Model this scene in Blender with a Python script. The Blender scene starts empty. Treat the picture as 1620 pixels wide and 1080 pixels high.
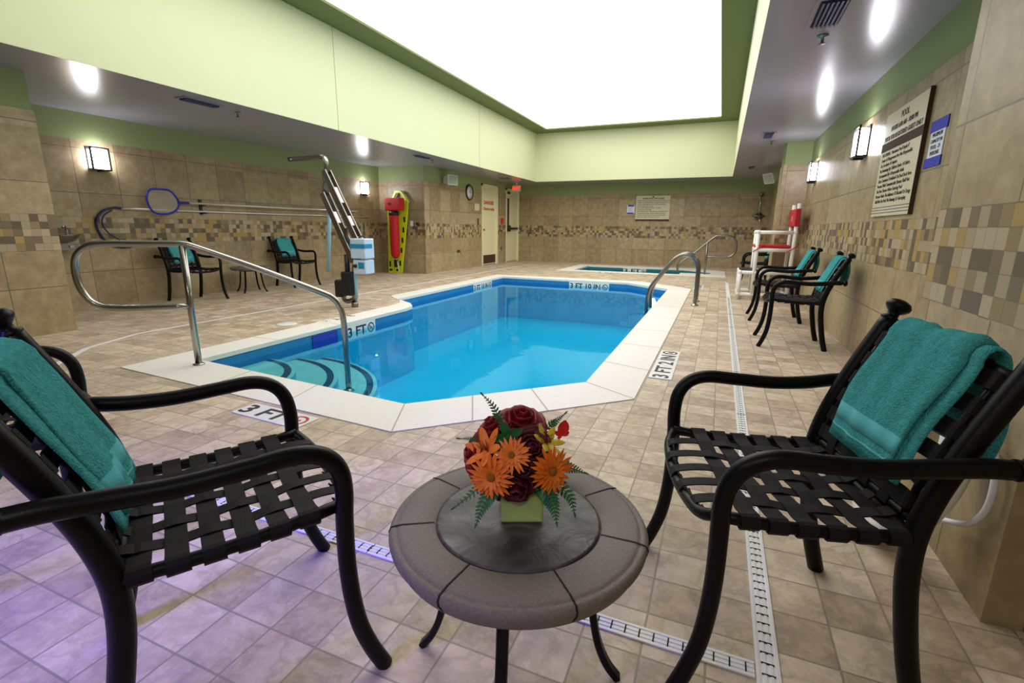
import bpy, bmesh, math, random
from mathutils import Vector, Matrix
from mathutils.geometry import tessellate_polygon
PI = math.pi
random.seed(7)
S = bpy.context.scene
COL = S.collection
# ---------------------------------------------------------------- camera, world, exposure
cam = bpy.data.cameras.new('camera'); co = bpy.data.objects.new('camera', cam); COL.objects.link(co)
RX = (0.9220010, 0.0965906, -0.3749458); RY = (0.3870673, -0.2058122, 0.8987882); RZ = (0.0096461, -0.9738129, -0.2271461)
co.matrix_world = Matrix(((RX[0], -RX[1], -RX[2], 0), (RY[0], -RY[1], -RY[2], 0), (RZ[0], -RZ[1], -RZ[2], 1.0), (0, 0, 0, 1)))
cam.sensor_width = 36; cam.lens = 768.6 / 1620 * 36; cam.clip_start = .02
S.camera = co
w = bpy.data.worlds.new('world'); S.world = w; w.use_nodes = True
w.node_tree.nodes['Background'].inputs[0].default_value = (.25, .25, .6, 1)
w.node_tree.nodes['Background'].inputs[1].default_value = .15
S.view_settings.view_transform = 'Standard'; S.view_settings.look = 'None'
S.view_settings.gamma = 1; S.view_settings.use_curve_mapping = False
S.view_settings.exposure = 0.0
CEIL_POWER = 3.1
# blue daylight through the window behind the camera
ld = bpy.data.lights.new('window_daylight', 'AREA'); ld.shape = 'RECTANGLE'; ld.size = 1.3; ld.size_y = .9
ld.energy = 20; ld.color = (.14, .10, 1.0); ld.spread = math.radians(34)
lo = bpy.data.objects.new('window_daylight', ld); COL.objects.link(lo)
lo.location = (-2.5, -2.45, 1.4); lo.rotation_euler = Vector((-.85, -2.75, 1.4)).to_track_quat('Z', 'Y').to_euler()

# white fill lights added unseen behind the camera for frontal light
for lx, ly in ((-1.5, -.9), (.1, -.9)):
    ld = bpy.data.lights.new('front_fill_light', 'AREA'); ld.shape = 'DISK'; ld.size = .35; ld.energy = 15; ld.color = (1, .96, .90)
    lo = bpy.data.objects.new('front_fill_light', ld); COL.objects.link(lo); lo.location = (lx, ly, 2.24)

# ---------------------------------------------------------------- materials
def new_mat(name):
    m = bpy.data.materials.new(name); m.use_nodes = True
    nt = m.node_tree; b = nt.nodes['Principled BSDF']
    return m, nt, b
def pm(name, col, rough=.5, metal=0, noise=0, nscale=20, bump=0, bscale=60, spec=None, emit=None, estr=0, coat=0):
    m, nt, b = new_mat(name)
    b.inputs['Base Color'].default_value = (*col, 1); b.inputs['Roughness'].default_value = rough
    b.inputs['Metallic'].default_value = metal
    if spec is not None: b.inputs['Specular IOR Level'].default_value = spec
    if coat: b.inputs['Coat Weight'].default_value = coat; b.inputs['Coat Roughness'].default_value = .15
    if emit: b.inputs['Emission Color'].default_value = (*emit, 1); b.inputs['Emission Strength'].default_value = estr
    tc = nt.nodes.new('ShaderNodeTexCoord')
    if noise:
        n = nt.nodes.new('ShaderNodeTexNoise'); n.inputs['Scale'].default_value = nscale; n.inputs['Detail'].default_value = 6
        nt.links.new(tc.outputs['Object'], n.inputs['Vector'])
        r = nt.nodes.new('ShaderNodeMix'); r.data_type = 'RGBA'
        r.inputs[6].default_value = (*[c * (1 - noise) for c in col], 1); r.inputs[7].default_value = (*[min(1, c * (1 + noise)) for c in col], 1)
        nt.links.new(n.outputs['Fac'], r.inputs[0]); nt.links.new(r.outputs[2], b.inputs['Base Color'])
    if bump:
        n = nt.nodes.new('ShaderNodeTexNoise'); n.inputs['Scale'].default_value = bscale; n.inputs['Detail'].default_value = 5
        nt.links.new(tc.outputs['Object'], n.inputs['Vector'])
        bp = nt.nodes.new('ShaderNodeBump'); bp.inputs['Strength'].default_value = bump; bp.inputs['Distance'].default_value = .01
        nt.links.new(n.outputs['Fac'], bp.inputs['Height']); nt.links.new(bp.outputs['Normal'], b.inputs['Normal'])
    return m
class G:
    def __init__(s, nt): s.nt = nt
    def m(s, op, a, b=None, c=None):
        n = s.nt.nodes.new('ShaderNodeMath'); n.operation = op
        for i, v in enumerate((a, b, c)):
            if v is None: continue
            if isinstance(v, (int, float)): n.inputs[i].default_value = v
            else: s.nt.links.new(v, n.inputs[i])
        return n.outputs[0]
    def pos(s):
        g = s.nt.nodes.new('ShaderNodeNewGeometry'); x = s.nt.nodes.new('ShaderNodeSeparateXYZ')
        s.nt.links.new(g.outputs['Position'], x.inputs[0]); return g.outputs['Position'], x.outputs
    def comb(s, a, b, c=0):
        n = s.nt.nodes.new('ShaderNodeCombineXYZ')
        for i, v in enumerate((a, b, c)):
            if isinstance(v, (int, float)): n.inputs[i].default_value = v
            else: s.nt.links.new(v, n.inputs[i])
        return n.outputs[0]
    def noise(s, vec, scale, detail=5, rough=.6, dist=0):
        n = s.nt.nodes.new('ShaderNodeTexNoise'); n.inputs['Scale'].default_value = scale; n.inputs['Detail'].default_value = detail
        n.inputs['Roughness'].default_value = rough; n.inputs['Distortion'].default_value = dist
        s.nt.links.new(vec, n.inputs['Vector']); return n.outputs['Fac']
    def white(s, vec):
        n = s.nt.nodes.new('ShaderNodeTexWhiteNoise'); n.noise_dimensions = '3D'; s.nt.links.new(vec, n.inputs['Vector']); return n.outputs['Value']
    def mix(s, f, a, b, mode='MIX'):
        n = s.nt.nodes.new('ShaderNodeMix'); n.data_type = 'RGBA'; n.blend_type = mode
        for i, v in ((0, f), (6, a), (7, b)):
            if isinstance(v, (int, float)): n.inputs[i].default_value = v
            elif isinstance(v, tuple): n.inputs[i].default_value = (*v, 1)
            else: s.nt.links.new(v, n.inputs[i])
        return n.outputs[2]
    def ramp(s, f, stops, const=False):
        n = s.nt.nodes.new('ShaderNodeValToRGB'); cr = n.color_ramp
        if const: cr.interpolation = 'CONSTANT'
        while len(cr.elements) < len(stops): cr.elements.new(.5)
        for e, (p, c) in zip(cr.elements, stops): e.position = p; e.color = (*c, 1)
        s.nt.links.new(f, n.inputs[0]); return n.outputs[0]
    def joint(s, u, u0, pitch, half):          # 1 on the joint line
        f = s.m('FRACT', s.m('DIVIDE', s.m('SUBTRACT', u, u0), pitch))
        d = s.m('MULTIPLY', s.m('MINIMUM', f, s.m('SUBTRACT', 1, f)), pitch)
        return s.m('LESS_THAN', d, half)
def wall_mat(name, axis, u0, tone=1.0):
    m, nt, b = new_mat(name); g = G(nt); P, xyz = g.pos()
    u = xyz[0] if axis == 'x' else xyz[1]; z = xyz[2]
    inband = g.m('MULTIPLY', g.m('GREATER_THAN', z, .757), g.m('LESS_THAN', z, 1.083))
    hj = 0
    for zz in (.43, 1.36, 1.868):
        j = g.m('LESS_THAN', g.m('ABSOLUTE', g.m('SUBTRACT', z, zz)), .0036)
        hj = j if hj == 0 else g.m('MAXIMUM', hj, j)
    big = g.m('MULTIPLY', g.m('MAXIMUM', hj, g.joint(u, u0, .45, .0036)), g.m('SUBTRACT', 1, inband))
    cu = g.m('FLOOR', g.m('DIVIDE', u, .064)); cz = g.m('FLOOR', g.m('DIVIDE', g.m('SUBTRACT', z, .76), .064))
    wn = g.white(g.comb(cu, cz, u0))
    small = g.m('MULTIPLY', g.m('MAXIMUM', g.joint(u, 0, .064, .0014), g.joint(z, .76, .064, .0014)), inband)
    mos = g.ramp(wn, [(0, (.11, .075, .04)), (.20, (.42, .33, .20)), (.40, (.44, .29, .07)), (.55, (.50, .40, .25)), (.74, (.29, .21, .08)), (.86, (.18, .13, .065))], True)
    tn = g.white(g.comb(g.m('FLOOR', g.m('DIVIDE', g.m('SUBTRACT', u, u0), .45)), g.m('FLOOR', g.m('MULTIPLY', z, 2.2)), 3))
    n1 = g.noise(P, 9, 8, .7); n2 = g.noise(P, 160, 2)
    base = g.ramp(g.m('ADD', g.m('MULTIPLY', n1, .8), g.m('MULTIPLY', tn, .2)), [(.3, (.25 * tone, .18 * tone, .088 * tone)), (.5, (.39 * tone, .295 * tone, .155 * tone)), (.72, (.53 * tone, .425 * tone, .25 * tone))])
    c = g.mix(inband, base, mos)
    c = g.mix(g.m('MULTIPLY', n2, .35), c, (.25, .20, .14))
    c = g.mix(g.m('MAXIMUM', g.m('MULTIPLY', big, .85), g.m('MULTIPLY', small, .6)), c, (.12, .09, .06))
    nt.links.new(c, b.inputs['Base Color']); b.inputs['Roughness'].default_value = .42
    bp = nt.nodes.new('ShaderNodeBump'); bp.inputs['Strength'].default_value = .5; bp.inputs['Distance'].default_value = .004
    nt.links.new(g.m('SUBTRACT', g.m('MULTIPLY', n1, .4), g.m('MAXIMUM', big, small)), bp.inputs['Height']); nt.links.new(bp.outputs['Normal'], b.inputs['Normal'])
    return m
def floor_mat():
    m, nt, b = new_mat('deck tile'); g = G(nt); P, xyz = g.pos()
    p = .1465
    j = g.m('MAXIMUM', g.joint(xyz[0], .064, p, .0028), g.joint(xyz[1], 0.0, .145, .0028))
    cell = g.comb(g.m('FLOOR', g.m('DIVIDE', g.m('SUBTRACT', xyz[0], .064), p)), g.m('FLOOR', g.m('DIVIDE', xyz[1], .145)), 1)
    wn = g.white(cell)
    shifted = nt.nodes.new('ShaderNodeVectorMath'); shifted.operation = 'MULTIPLY_ADD'
    nt.links.new(cell, shifted.inputs[0]); shifted.inputs[1].default_value = (3.7, 1.9, 5); nt.links.new(P, shifted.inputs[2])
    n1 = g.noise(shifted.outputs[0], 10, 8, .72, .15)
    ridge = g.m('SUBTRACT', 1, g.m('MULTIPLY', g.m('ABSOLUTE', g.m('SUBTRACT', g.noise(shifted.outputs[0], 8, 4, .6, .3), .5)), 14))
    ridge = g.m('MULTIPLY', g.m('MAXIMUM', ridge, 0), g.noise(P, 5, 2))
    base = g.ramp(g.m('ADD', g.m('MULTIPLY', n1, .75), g.m('MULTIPLY', wn, .25)), [(.30, (.38, .28, .18)), (.5, (.60, .475, .33)), (.70, (.78, .65, .48))])
    c = g.mix(g.m('MULTIPLY', ridge, .65), base, (.22, .165, .115))
    c = g.mix(g.m('MULTIPLY', g.noise(P, 220, 2), .25), c, (.33, .27, .2))
    c = g.mix(g.m('MULTIPLY', j, .8), c, (.25, .20, .155))
    nt.links.new(c, b.inputs['Base Color']); b.inputs['Roughness'].default_value = .55
    bp = nt.nodes.new('ShaderNodeBump'); bp.inputs['Strength'].default_value = .6; bp.inputs['Distance'].default_value = .004
    nt.links.new(g.m('SUBTRACT', g.m('SUBTRACT', n1, g.m('MULTIPLY', ridge, .5)), j), bp.inputs['Height']); nt.links.new(bp.outputs['Normal'], b.inputs['Normal'])
    return m
def pool_tile(name, a, bcol, pitch):
    m, nt, b = new_mat(name); g = G(nt); P, xyz = g.pos()
    j = g.m('MAXIMUM', g.m('MAXIMUM', g.joint(xyz[0], 0, pitch, .002), g.joint(xyz[1], 0, pitch, .002)), g.joint(xyz[2], .03, pitch, .002))
    c = g.mix(g.noise(P, 3, 4), a, bcol)
    nt.links.new(g.mix(g.m('MULTIPLY', j, .35), c, (.05, .3, .5)), b.inputs['Base Color']); b.inputs['Roughness'].default_value = .35
    return m
def water_mat(name, tint, tint2):
    m, nt, b = new_mat(name); nt.nodes.remove(b); g = G(nt)
    out = nt.nodes['Material Output']; P, xyz = g.pos()
    tr = nt.nodes.new('ShaderNodeBsdfTransparent'); gl = nt.nodes.new('ShaderNodeBsdfGlossy'); gl.inputs['Roughness'].default_value = .03; gl.inputs['Color'].default_value = (.45, .80, 1, 1)
    nt.links.new(g.mix(g.noise(P, 1.2, 3), tint, tint2), tr.inputs[0])
    bp = nt.nodes.new('ShaderNodeBump'); bp.inputs['Strength'].default_value = .06; bp.inputs['Distance'].default_value = .02
    nt.links.new(g.noise(P, 3.5, 3), bp.inputs['Height']); nt.links.new(bp.outputs['Normal'], gl.inputs['Normal'])
    fr = nt.nodes.new('ShaderNodeFresnel'); fr.inputs[0].default_value = 1.33
    mx = nt.nodes.new('ShaderNodeMixShader'); nt.links.new(fr.outputs[0], mx.inputs[0]); nt.links.new(tr.outputs[0], mx.inputs[1]); nt.links.new(gl.outputs[0], mx.inputs[2])
    nt.links.new(mx.outputs[0], out.inputs[0]); return m

SHADED_GREEN = (.31, .38, .16)  # same paint as the upper walls, dimmer light put into the colour
M = dict(
    wy=wall_mat('beige wall tile running in depth', 'y', 2.194 - 4.5), wx=wall_mat('beige wall tile across', 'x', -4.132),
    wyp=wall_mat('beige pillar tile', 'y', 2.228 - 3.6), floor=floor_mat(),
    paint=pm('shaded green wall paint', SHADED_GREEN, .6, bump=.05, bscale=150),
    bulk=pm('pale green upper wall paint', (.66, .70, .44), .6, bump=.05, bscale=120),
    soffit=pm('glossy grey ceiling paint', (.34, .32, .37), .20, spec=.5, noise=.04, nscale=6),
    trimdark=pm('ceiling border paint', (.14, .18, .05), .6),
    cope=pm('white coping stone', (.80, .77, .70), .5, noise=.07, nscale=40, bump=.15, bscale=120),
    copejoint=pm('coping joint', (.45, .41, .34), .8),
    shell=pool_tile('blue pool plaster', (.006, .55, .74), (.003, .42, .70), .9), wline=pool_tile('waterline tile', (.015, .17, .42), (.02, .22, .48), .15),
    teal=pool_tile('teal spa tile', (.01, .16, .20), (.015, .20, .24), .15),
    step=pool_tile('pale pool step plaster', (.42, .62, .58), (.38, .60, .57), .6), nosing=pool_tile('black step nosing tile', (.004, .006, .02), (.006, .01, .03), .03),
    water=water_mat('pool water', (.62, .95, .98), (.52, .92, .97)), spawater=water_mat('spa water', (.30, .75, .75), (.25, .70, .72)),
    frame=pm('black powder coated aluminium', (.003, .003, .0033), .38, bump=.08, bscale=400, spec=.18), strap=pm('black vinyl strap', (.010, .009, .009), .6, bump=.25, bscale=500, spec=.15),
    towel=pm('teal terry cloth', (.075, .42, .43), .95, noise=.45, nscale=110, bump=1.0, bscale=260, spec=.1), band=pm('woven teal towel band', (.10, .46, .50), .8, noise=.15, nscale=300, bump=.4, bscale=400, spec=.2),
    steel=pm('polished stainless steel', (.38, .365, .34), .2, 1), steeld=pm('dull stainless steel', (.25, .235, .21), .3, 1), chrome=pm('chrome', (.7, .7, .7), .08, 1),
    rim=pm('grey brown cast stone', (.185, .155, .14), .55, noise=.5, nscale=200, bump=.35, bscale=420), seam=pm('black seam', (.004, .004, .004), .8),
    white=pm('white plastic', (.80, .80, .76), .35), pvc=pm('white pvc pipe', (.84, .83, .78), .3), black=pm('black plastic', (.01, .01, .011), .45),
    drain=pm('white drain grate', (.80, .80, .78), .45), slot=pm('drain slot shadow gap', (.01, .01, .01), .9),
    red=pm('red nylon fabric', (.50, .006, .010), .6, noise=.2, nscale=60, bump=.2, bscale=200), redp=pm('red paint', (.60, .02, .015), .5),
    yellow=pm('lime yellow plastic', (.66, .78, .02), .35), ltblue=pm('light blue white plastic', (.58, .72, .86), .35), cyan=pm('cyan label', (.02, .26, .50), .4),
    blue=pm('navy blue plastic', (.02, .03, .40), .4), bluetape=pm('blue painter tape', (.01, .02, .45), .6), paper=pm('white paper', (.78, .80, .88), .7),
    cream=pm('cream door paint', (.80, .76, .47), .4), creamf=pm('cream door frame paint', (.84, .80, .52), .4), sign=pm('cream sign panel', (.66, .60, .42), .45), brown=pm('dark brown sign band', (.06, .03, .018), .85), ink=pm('dark sign lettering', (.03, .02, .02), .6),
    darkglass=pm('dark window glass', (.02, .02, .04), .08), clockface=pm('clock face', (.75, .75, .72), .4), vent=pm('blue grey louvre', (.03, .04, .13), .4),
    exitred=pm('exit sign lettering', (.9, .02, .02), .5, emit=(1, .03, .02), estr=1.6), exitbox=pm('exit sign housing', (.75, .65, .50), .5),
    purple=pm('violet petal', (.12, .02, .5), .6), rose=pm('dark red rose petal', (.24, .005, .010), .55, noise=.4, nscale=60), rosed=pm('wine red rose petal', (.10, .006, .014), .6, noise=.4, nscale=50),
    orange=pm('orange petal', (1.0, .20, .012), .55, noise=.25, nscale=70), orangec=pm('gerbera centre', (.55, .20, .01), .8, bump=1, bscale=500), lily=pm('yellow lily petal', (.62, .50, .03), .5, noise=.3, nscale=40),
    fern=pm('fern leaf', (.012, .13, .022), .45, noise=.3, nscale=60), leafred=pm('scarlet leaf', (.70, .02, .012), .5), stem=pm('green stem', (.03, .13, .02), .5),
    mesh=pm('skimmer netting', (.62, .58, .48), .8), alu=pm('brushed aluminium pole', (.72, .71, .67), .42, .8), hook=pm('dark navy hook', (.012, .018, .10), .4), ltint=pm('lamp housing bronze', (.03, .03, .035), .35, .6),
    lampw=pm('white lamp glass', (.9, .9, .9), .4, emit=(.93, .90, 1.0), estr=50), plamp=pm('underwater lamp lens', (.9, .95, 1), .3, emit=(.85, .95, 1), estr=40),
    clear=pm('translucent blue tube', (.30, .55, .70), .2), marker=pm('white depth marker tile', (.78, .78, .76), .3))
m_, nt_, b_ = new_mat('luminous ceiling fabric'); nt_.nodes.remove(b_); em = nt_.nodes.new('ShaderNodeEmission')
em.inputs[0].default_value = (1, .985, .95, 1); em.inputs[1].default_value = CEIL_POWER; nt_.links.new(em.outputs[0], nt_.nodes['Material Output'].inputs[0]); M['lum'] = m_
m_, nt_, b_ = new_mat('slate table inlay'); g_ = G(nt_); tc_ = nt_.nodes.new('ShaderNodeTexCoord'); n_ = g_.noise(tc_.outputs['Object'], 14, 8, .7, .8)
nt_.links.new(g_.ramp(n_, [(.35, (.022, .020, .020)), (.5, (.05, .046, .045)), (.65, (.11, .10, .098))]), b_.inputs['Base Color']); b_.inputs['Roughness'].default_value = .32
bp_ = nt_.nodes.new('ShaderNodeBump'); bp_.inputs['Strength'].default_value = .7; bp_.inputs['Distance'].default_value = .01; nt_.links.new(n_, bp_.inputs['Height']); nt_.links.new(bp_.outputs['Normal'], b_.inputs['Normal']); M['slate'] = m_
m_, nt_, b_ = new_mat('green vase glass'); b_.inputs['Base Color'].default_value = (.66, .84, .20, 1); b_.inputs['Roughness'].default_value = .12
b_.inputs['Transmission Weight'].default_value = .3; b_.inputs['Coat Weight'].default_value = .6; M['vase'] = m_

M['mesh'].node_tree.nodes['Principled BSDF'].inputs['Alpha'].default_value = .4
# ---------------------------------------------------------------- mesh helpers
def obj(name, bm, mats, parent=None, smooth=False, loc=None):
    me = bpy.data.meshes.new(name); bmesh.ops.recalc_face_normals(bm, faces=bm.faces); bm.to_mesh(me); bm.free()
    for m in (mats if isinstance(mats, (list, tuple)) else [mats]): me.materials.append(m)
    if smooth:
        for p in me.polygons: p.use_smooth = True
    o = bpy.data.objects.new(name, me); COL.objects.link(o)
    if parent: o.parent = parent
    if loc: o.location = loc
    return o
def up_obj(name, bm, m):
    o = obj(name, bm, m, smooth=True)
    if o.data.polygons[0].normal.z < 0: o.data.flip_normals()
    return o
def tag(o, label, cat, group=None, kind=None):
    o['label'] = label; o['category'] = cat
    if group: o['group'] = group
    if kind: o['kind'] = kind
    return o
def thing(name, label, cat, loc=(0, 0, 0), rz=0, group=None):
    o = bpy.data.objects.new(name, None); o.empty_display_size = .05; COL.objects.link(o); o.location = loc; o.rotation_euler = (0, 0, rz)
    return tag(o, label, cat, group)
def struct(name, bm, mats, label=None, parent=None):
    o = obj(name, bm, mats, parent); o['kind'] = 'structure'
    if label: o['label'] = label
    return o
def dup(root, loc, rz, label, group=None, scale=None):
    r = root.copy(); COL.objects.link(r); r.location = loc; r.rotation_euler = (0, 0, rz); r['label'] = label
    if group: r['group'] = group
    if scale: r.scale = scale
    for ch in list(root.children):
        c = ch.copy(); COL.objects.link(c); c.parent = r
        for q in list(ch.children):
            d = q.copy(); COL.objects.link(d); d.parent = c
    return r
def add_box(bm, x0, x1, y0, y1, z0, z1, mi=0, bev=0):
    r = bmesh.ops.create_cube(bm, size=1); vs = r['verts']
    for v in vs: v.co = Vector(((x0 + x1) / 2 + v.co.x * (x1 - x0), (y0 + y1) / 2 + v.co.y * (y1 - y0), (z0 + z1) / 2 + v.co.z * (z1 - z0)))
    fs = set(f for v in vs for f in v.link_faces)
    for f in fs: f.material_index = mi
    if bev:
        es = list(set(e for v in vs for e in v.link_edges)); r = bmesh.ops.bevel(bm, geom=es, offset=bev, segments=2, affect='EDGES', profile=.5)
        for f in r['faces']: f.material_index = mi
    return bm
def box(*a, **k): return add_box(bmesh.new(), *a, **k)
def smooth_path(pts, n=6, closed=False):
    P = [Vector(p) for p in pts]; out = []
    N = len(P)
    rng = range(N) if closed else range(N - 1)
    for i in rng:
        p0 = P[(i - 1) % N] if (closed or i > 0) else P[0] * 2 - P[1]
        p1 = P[i]; p2 = P[(i + 1) % N]
        p3 = P[(i + 2) % N] if (closed or i < N - 2) else P[N - 1] * 2 - P[N - 2]
        for k in range(n):
            t = k / n
            out.append(.5 * ((2 * p1) + (p2 - p0) * t + (2 * p0 - 5 * p1 + 4 * p2 - p3) * t * t + (3 * p1 - p0 - 3 * p2 + p3) * t ** 3))
    if not closed: out.append(P[-1])
    return out
def add_tube(bm, pts, r, seg=10, closed=False, mi=0, caps=True):
    P = [Vector(p) for p in pts]; n = len(P); rings = []
    R = r if isinstance(r, (list, tuple)) else [r] * n
    T = []
    for i in range(n):
        a = P[(i - 1) % n] if (closed or i > 0) else P[i]; b = P[(i + 1) % n] if (closed or i < n - 1) else P[i]
        T.append((b - a).normalized())
    up = Vector((0, 0, 1)) if abs(T[0].z) < .9 else Vector((1, 0, 0))
    nrm = T[0].cross(up).normalized()
    for i in range(n):
        nrm = (nrm - T[i] * nrm.dot(T[i])); nrm = nrm.normalized() if nrm.length > 1e-6 else T[i].orthogonal().normalized()
        bn = T[i].cross(nrm)
        rings.append([bm.verts.new(P[i] + (nrm * math.cos(2 * PI * k / seg) + bn * math.sin(2 * PI * k / seg)) * R[i]) for k in range(seg)])
    for i in range(n if closed else n - 1):
        A = rings[i]; B = rings[(i + 1) % n]
        for k in range(seg):
            f = bm.faces.new((A[k], A[(k + 1) % seg], B[(k + 1) % seg], B[k])); f.material_index = mi; f.smooth = True
    if not closed and caps:
        for q in (rings[0][::-1], rings[-1]):
            f = bm.faces.new(q); f.material_index = mi
    return bm
def tube(pts, r, seg=10, closed=False, n=0):
    if n: pts = smooth_path(pts, n, closed)
    return add_tube(bmesh.new(), pts, r, seg, closed)
def add_lathe(bm, prof, origin=(0, 0, 0), axis=(0, 0, 1), seg=24, mi=0):
    ax = Vector(axis).normalized(); a = ax.orthogonal().normalized(); b = ax.cross(a); o = Vector(origin); rings = []
    for (r, h_) in prof:
        if r < 1e-6: rings.append([bm.verts.new(o + ax * h_)])
        else: rings.append([bm.verts.new(o + ax * h_ + (a * math.cos(2 * PI * k / seg) + b * math.sin(2 * PI * k / seg)) * r) for k in range(seg)])
    for A, B in zip(rings, rings[1:]):
        for k in range(seg):
            if len(A) == 1 and len(B) == 1: continue
            if len(A) == 1: f = bm.faces.new((A[0], B[k], B[(k + 1) % seg]))
            elif len(B) == 1: f = bm.faces.new((A[k], A[(k + 1) % seg], B[0]))
            else: f = bm.faces.new((A[k], A[(k + 1) % seg], B[(k + 1) % seg], B[k]))
            f.material_index = mi; f.smooth = True
    for q in (rings[0][::-1], rings[-1]):
        if len(q) > 2: bm.faces.new(q).material_index = mi
    return bm
def lathe(prof, **k): return add_lathe(bmesh.new(), prof, **k)
def add_ribbon(bm, pts, wdirs, widths, th, mi=0, off=0):
    """flat band along pts; wdirs: one direction or a list; th: thickness"""
    P = [Vector(p) for p in pts]; n = len(P); rings = []
    for i in range(n):
        T = (P[min(i + 1, n - 1)] - P[max(i - 1, 0)]).normalized()
        W = Vector(wdirs[i] if isinstance(wdirs, list) else wdirs); W = (W - T * W.dot(T)).normalized(); N = T.cross(W)
        wd = widths[i] if isinstance(widths, (list, tuple)) else widths; t = th[i] if isinstance(th, (list, tuple)) else th
        c = P[i] + N * off
        rings.append([bm.verts.new(c + W * a * wd / 2 + N * b * t / 2) for a, b in ((-1, -1), (1, -1), (1, 1), (-1, 1))])
    for A, B in zip(rings, rings[1:]):
        for k in range(4): bm.faces.new((A[k], A[(k + 1) % 4], B[(k + 1) % 4], B[k])).material_index = mi
    bm.faces.new(rings[0][::-1]).material_index = mi; bm.faces.new(rings[-1]).material_index = mi
    return bm
def add_poly(bm, loops, z, mi=0, flip=False):
    vs = [bm.verts.new((x, y, z)) for lp in loops for (x, y) in lp]
    for t in tessellate_polygon([[Vector((x, y, 0)) for (x, y) in lp] for lp in loops]):
        try: bm.faces.new([vs[i] for i in t]).material_index = mi
        except ValueError: pass
    return vs
def add_wall_loop(bm, lp, z0, z1, mi=0):
    n = len(lp)
    for i in range(n):
        (x0, y0), (x1, y1) = lp[i], lp[(i + 1) % n]
        bm.faces.new([bm.verts.new(p) for p in ((x0, y0, z0), (x1, y1, z0), (x1, y1, z1), (x0, y0, z1))]).material_index = mi
def text_mesh(s, size, mat, loc, rot, parent=None, name='lettering', align='CENTER', ext=.0008, sx=1, offset=0):
    cu = bpy.data.curves.new(name, 'FONT'); cu.body = s; cu.size = size; cu.align_x = align; cu.align_y = 'CENTER'; cu.extrude = ext; cu.offset = offset
    cu.resolution_u = 3
    t = bpy.data.objects.new(name, cu); COL.objects.link(t)
    dg = bpy.context.evaluated_depsgraph_get(); me = bpy.data.meshes.new_from_object(t.evaluated_get(dg)); bpy.data.objects.remove(t); me.name = name
    me.materials.clear(); me.materials.append(mat)
    for v in me.vertices: v.co.x *= sx
    o = bpy.data.objects.new(name, me); COL.objects.link(o); o.location = loc; o.rotation_euler = rot
    if parent: o.parent = parent
    return o
FACE_PX = (PI / 2, 0, PI / 2)     # lettering that faces +x
FACE_MX = (PI / 2, 0, -PI / 2)    # faces -x
FACE_MY = (PI / 2, 0, 0)          # faces -y
def sphere_at(bm, c, r, sc=(1, 1, 1), mi=0, u=12, v=8):
    q = bmesh.ops.create_uvsphere(bm, u_segments=u, v_segments=v, radius=1)
    for vv in q['verts']: vv.co = Vector((c[0] + vv.co.x * r * sc[0], c[1] + vv.co.y * r * sc[1], c[2] + vv.co.z * r * sc[2]))
    for f in set(f for vv in q['verts'] for f in vv.link_faces): f.smooth = True; f.material_index = mi
    return bm

# ---------------------------------------------------------------- room shell
XL, XR, YF, YB = -7.05, 1.12, 14.55, -2.6
ZS, ZC, ZT = 2.27, 3.53, 1.96
POOL_IN = [(-3.56, 2.37), (-1.59, 2.21), (-.735, 3.05), (-.745, 8.72), (-1.55, 9.42), (-4.15, 9.42), (-4.15, 5.72), (-4.02, 5.62), (-3.76, 5.45), (-3.60, 5.26), (-3.56, 5.05)]
POOL_OUT = [(-3.87, 2.0), (-1.42, 1.855), (-.386, 2.846), (-.382, 8.95), (-1.35, 9.78), (-4.45, 9.78), (-4.45, 5.95), (-4.3, 5.8), (-4.05, 5.62), (-3.9, 5.4), (-3.87, 5.1)]
SPA_IN = [(-3.3, 11.85), (-.80, 11.85), (-.80, 12.28), (-.14, 12.28), (-.14, 12.95), (-.80, 13.45), (-3.3, 13.45)]
SPA_OUT = [(-3.65, 11.5), (.18, 11.5), (.18, 13.2), (-.62, 13.8), (-3.65, 13.8)]
bm = bmesh.new()
add_poly(bm, [[(-7.3, YB - .2), (2.2, YB - .2), (2.2, YF + .2), (-7.3, YF + .2)], POOL_OUT, SPA_OUT], 0)
struct('floor', bm, M['floor'])
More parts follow.
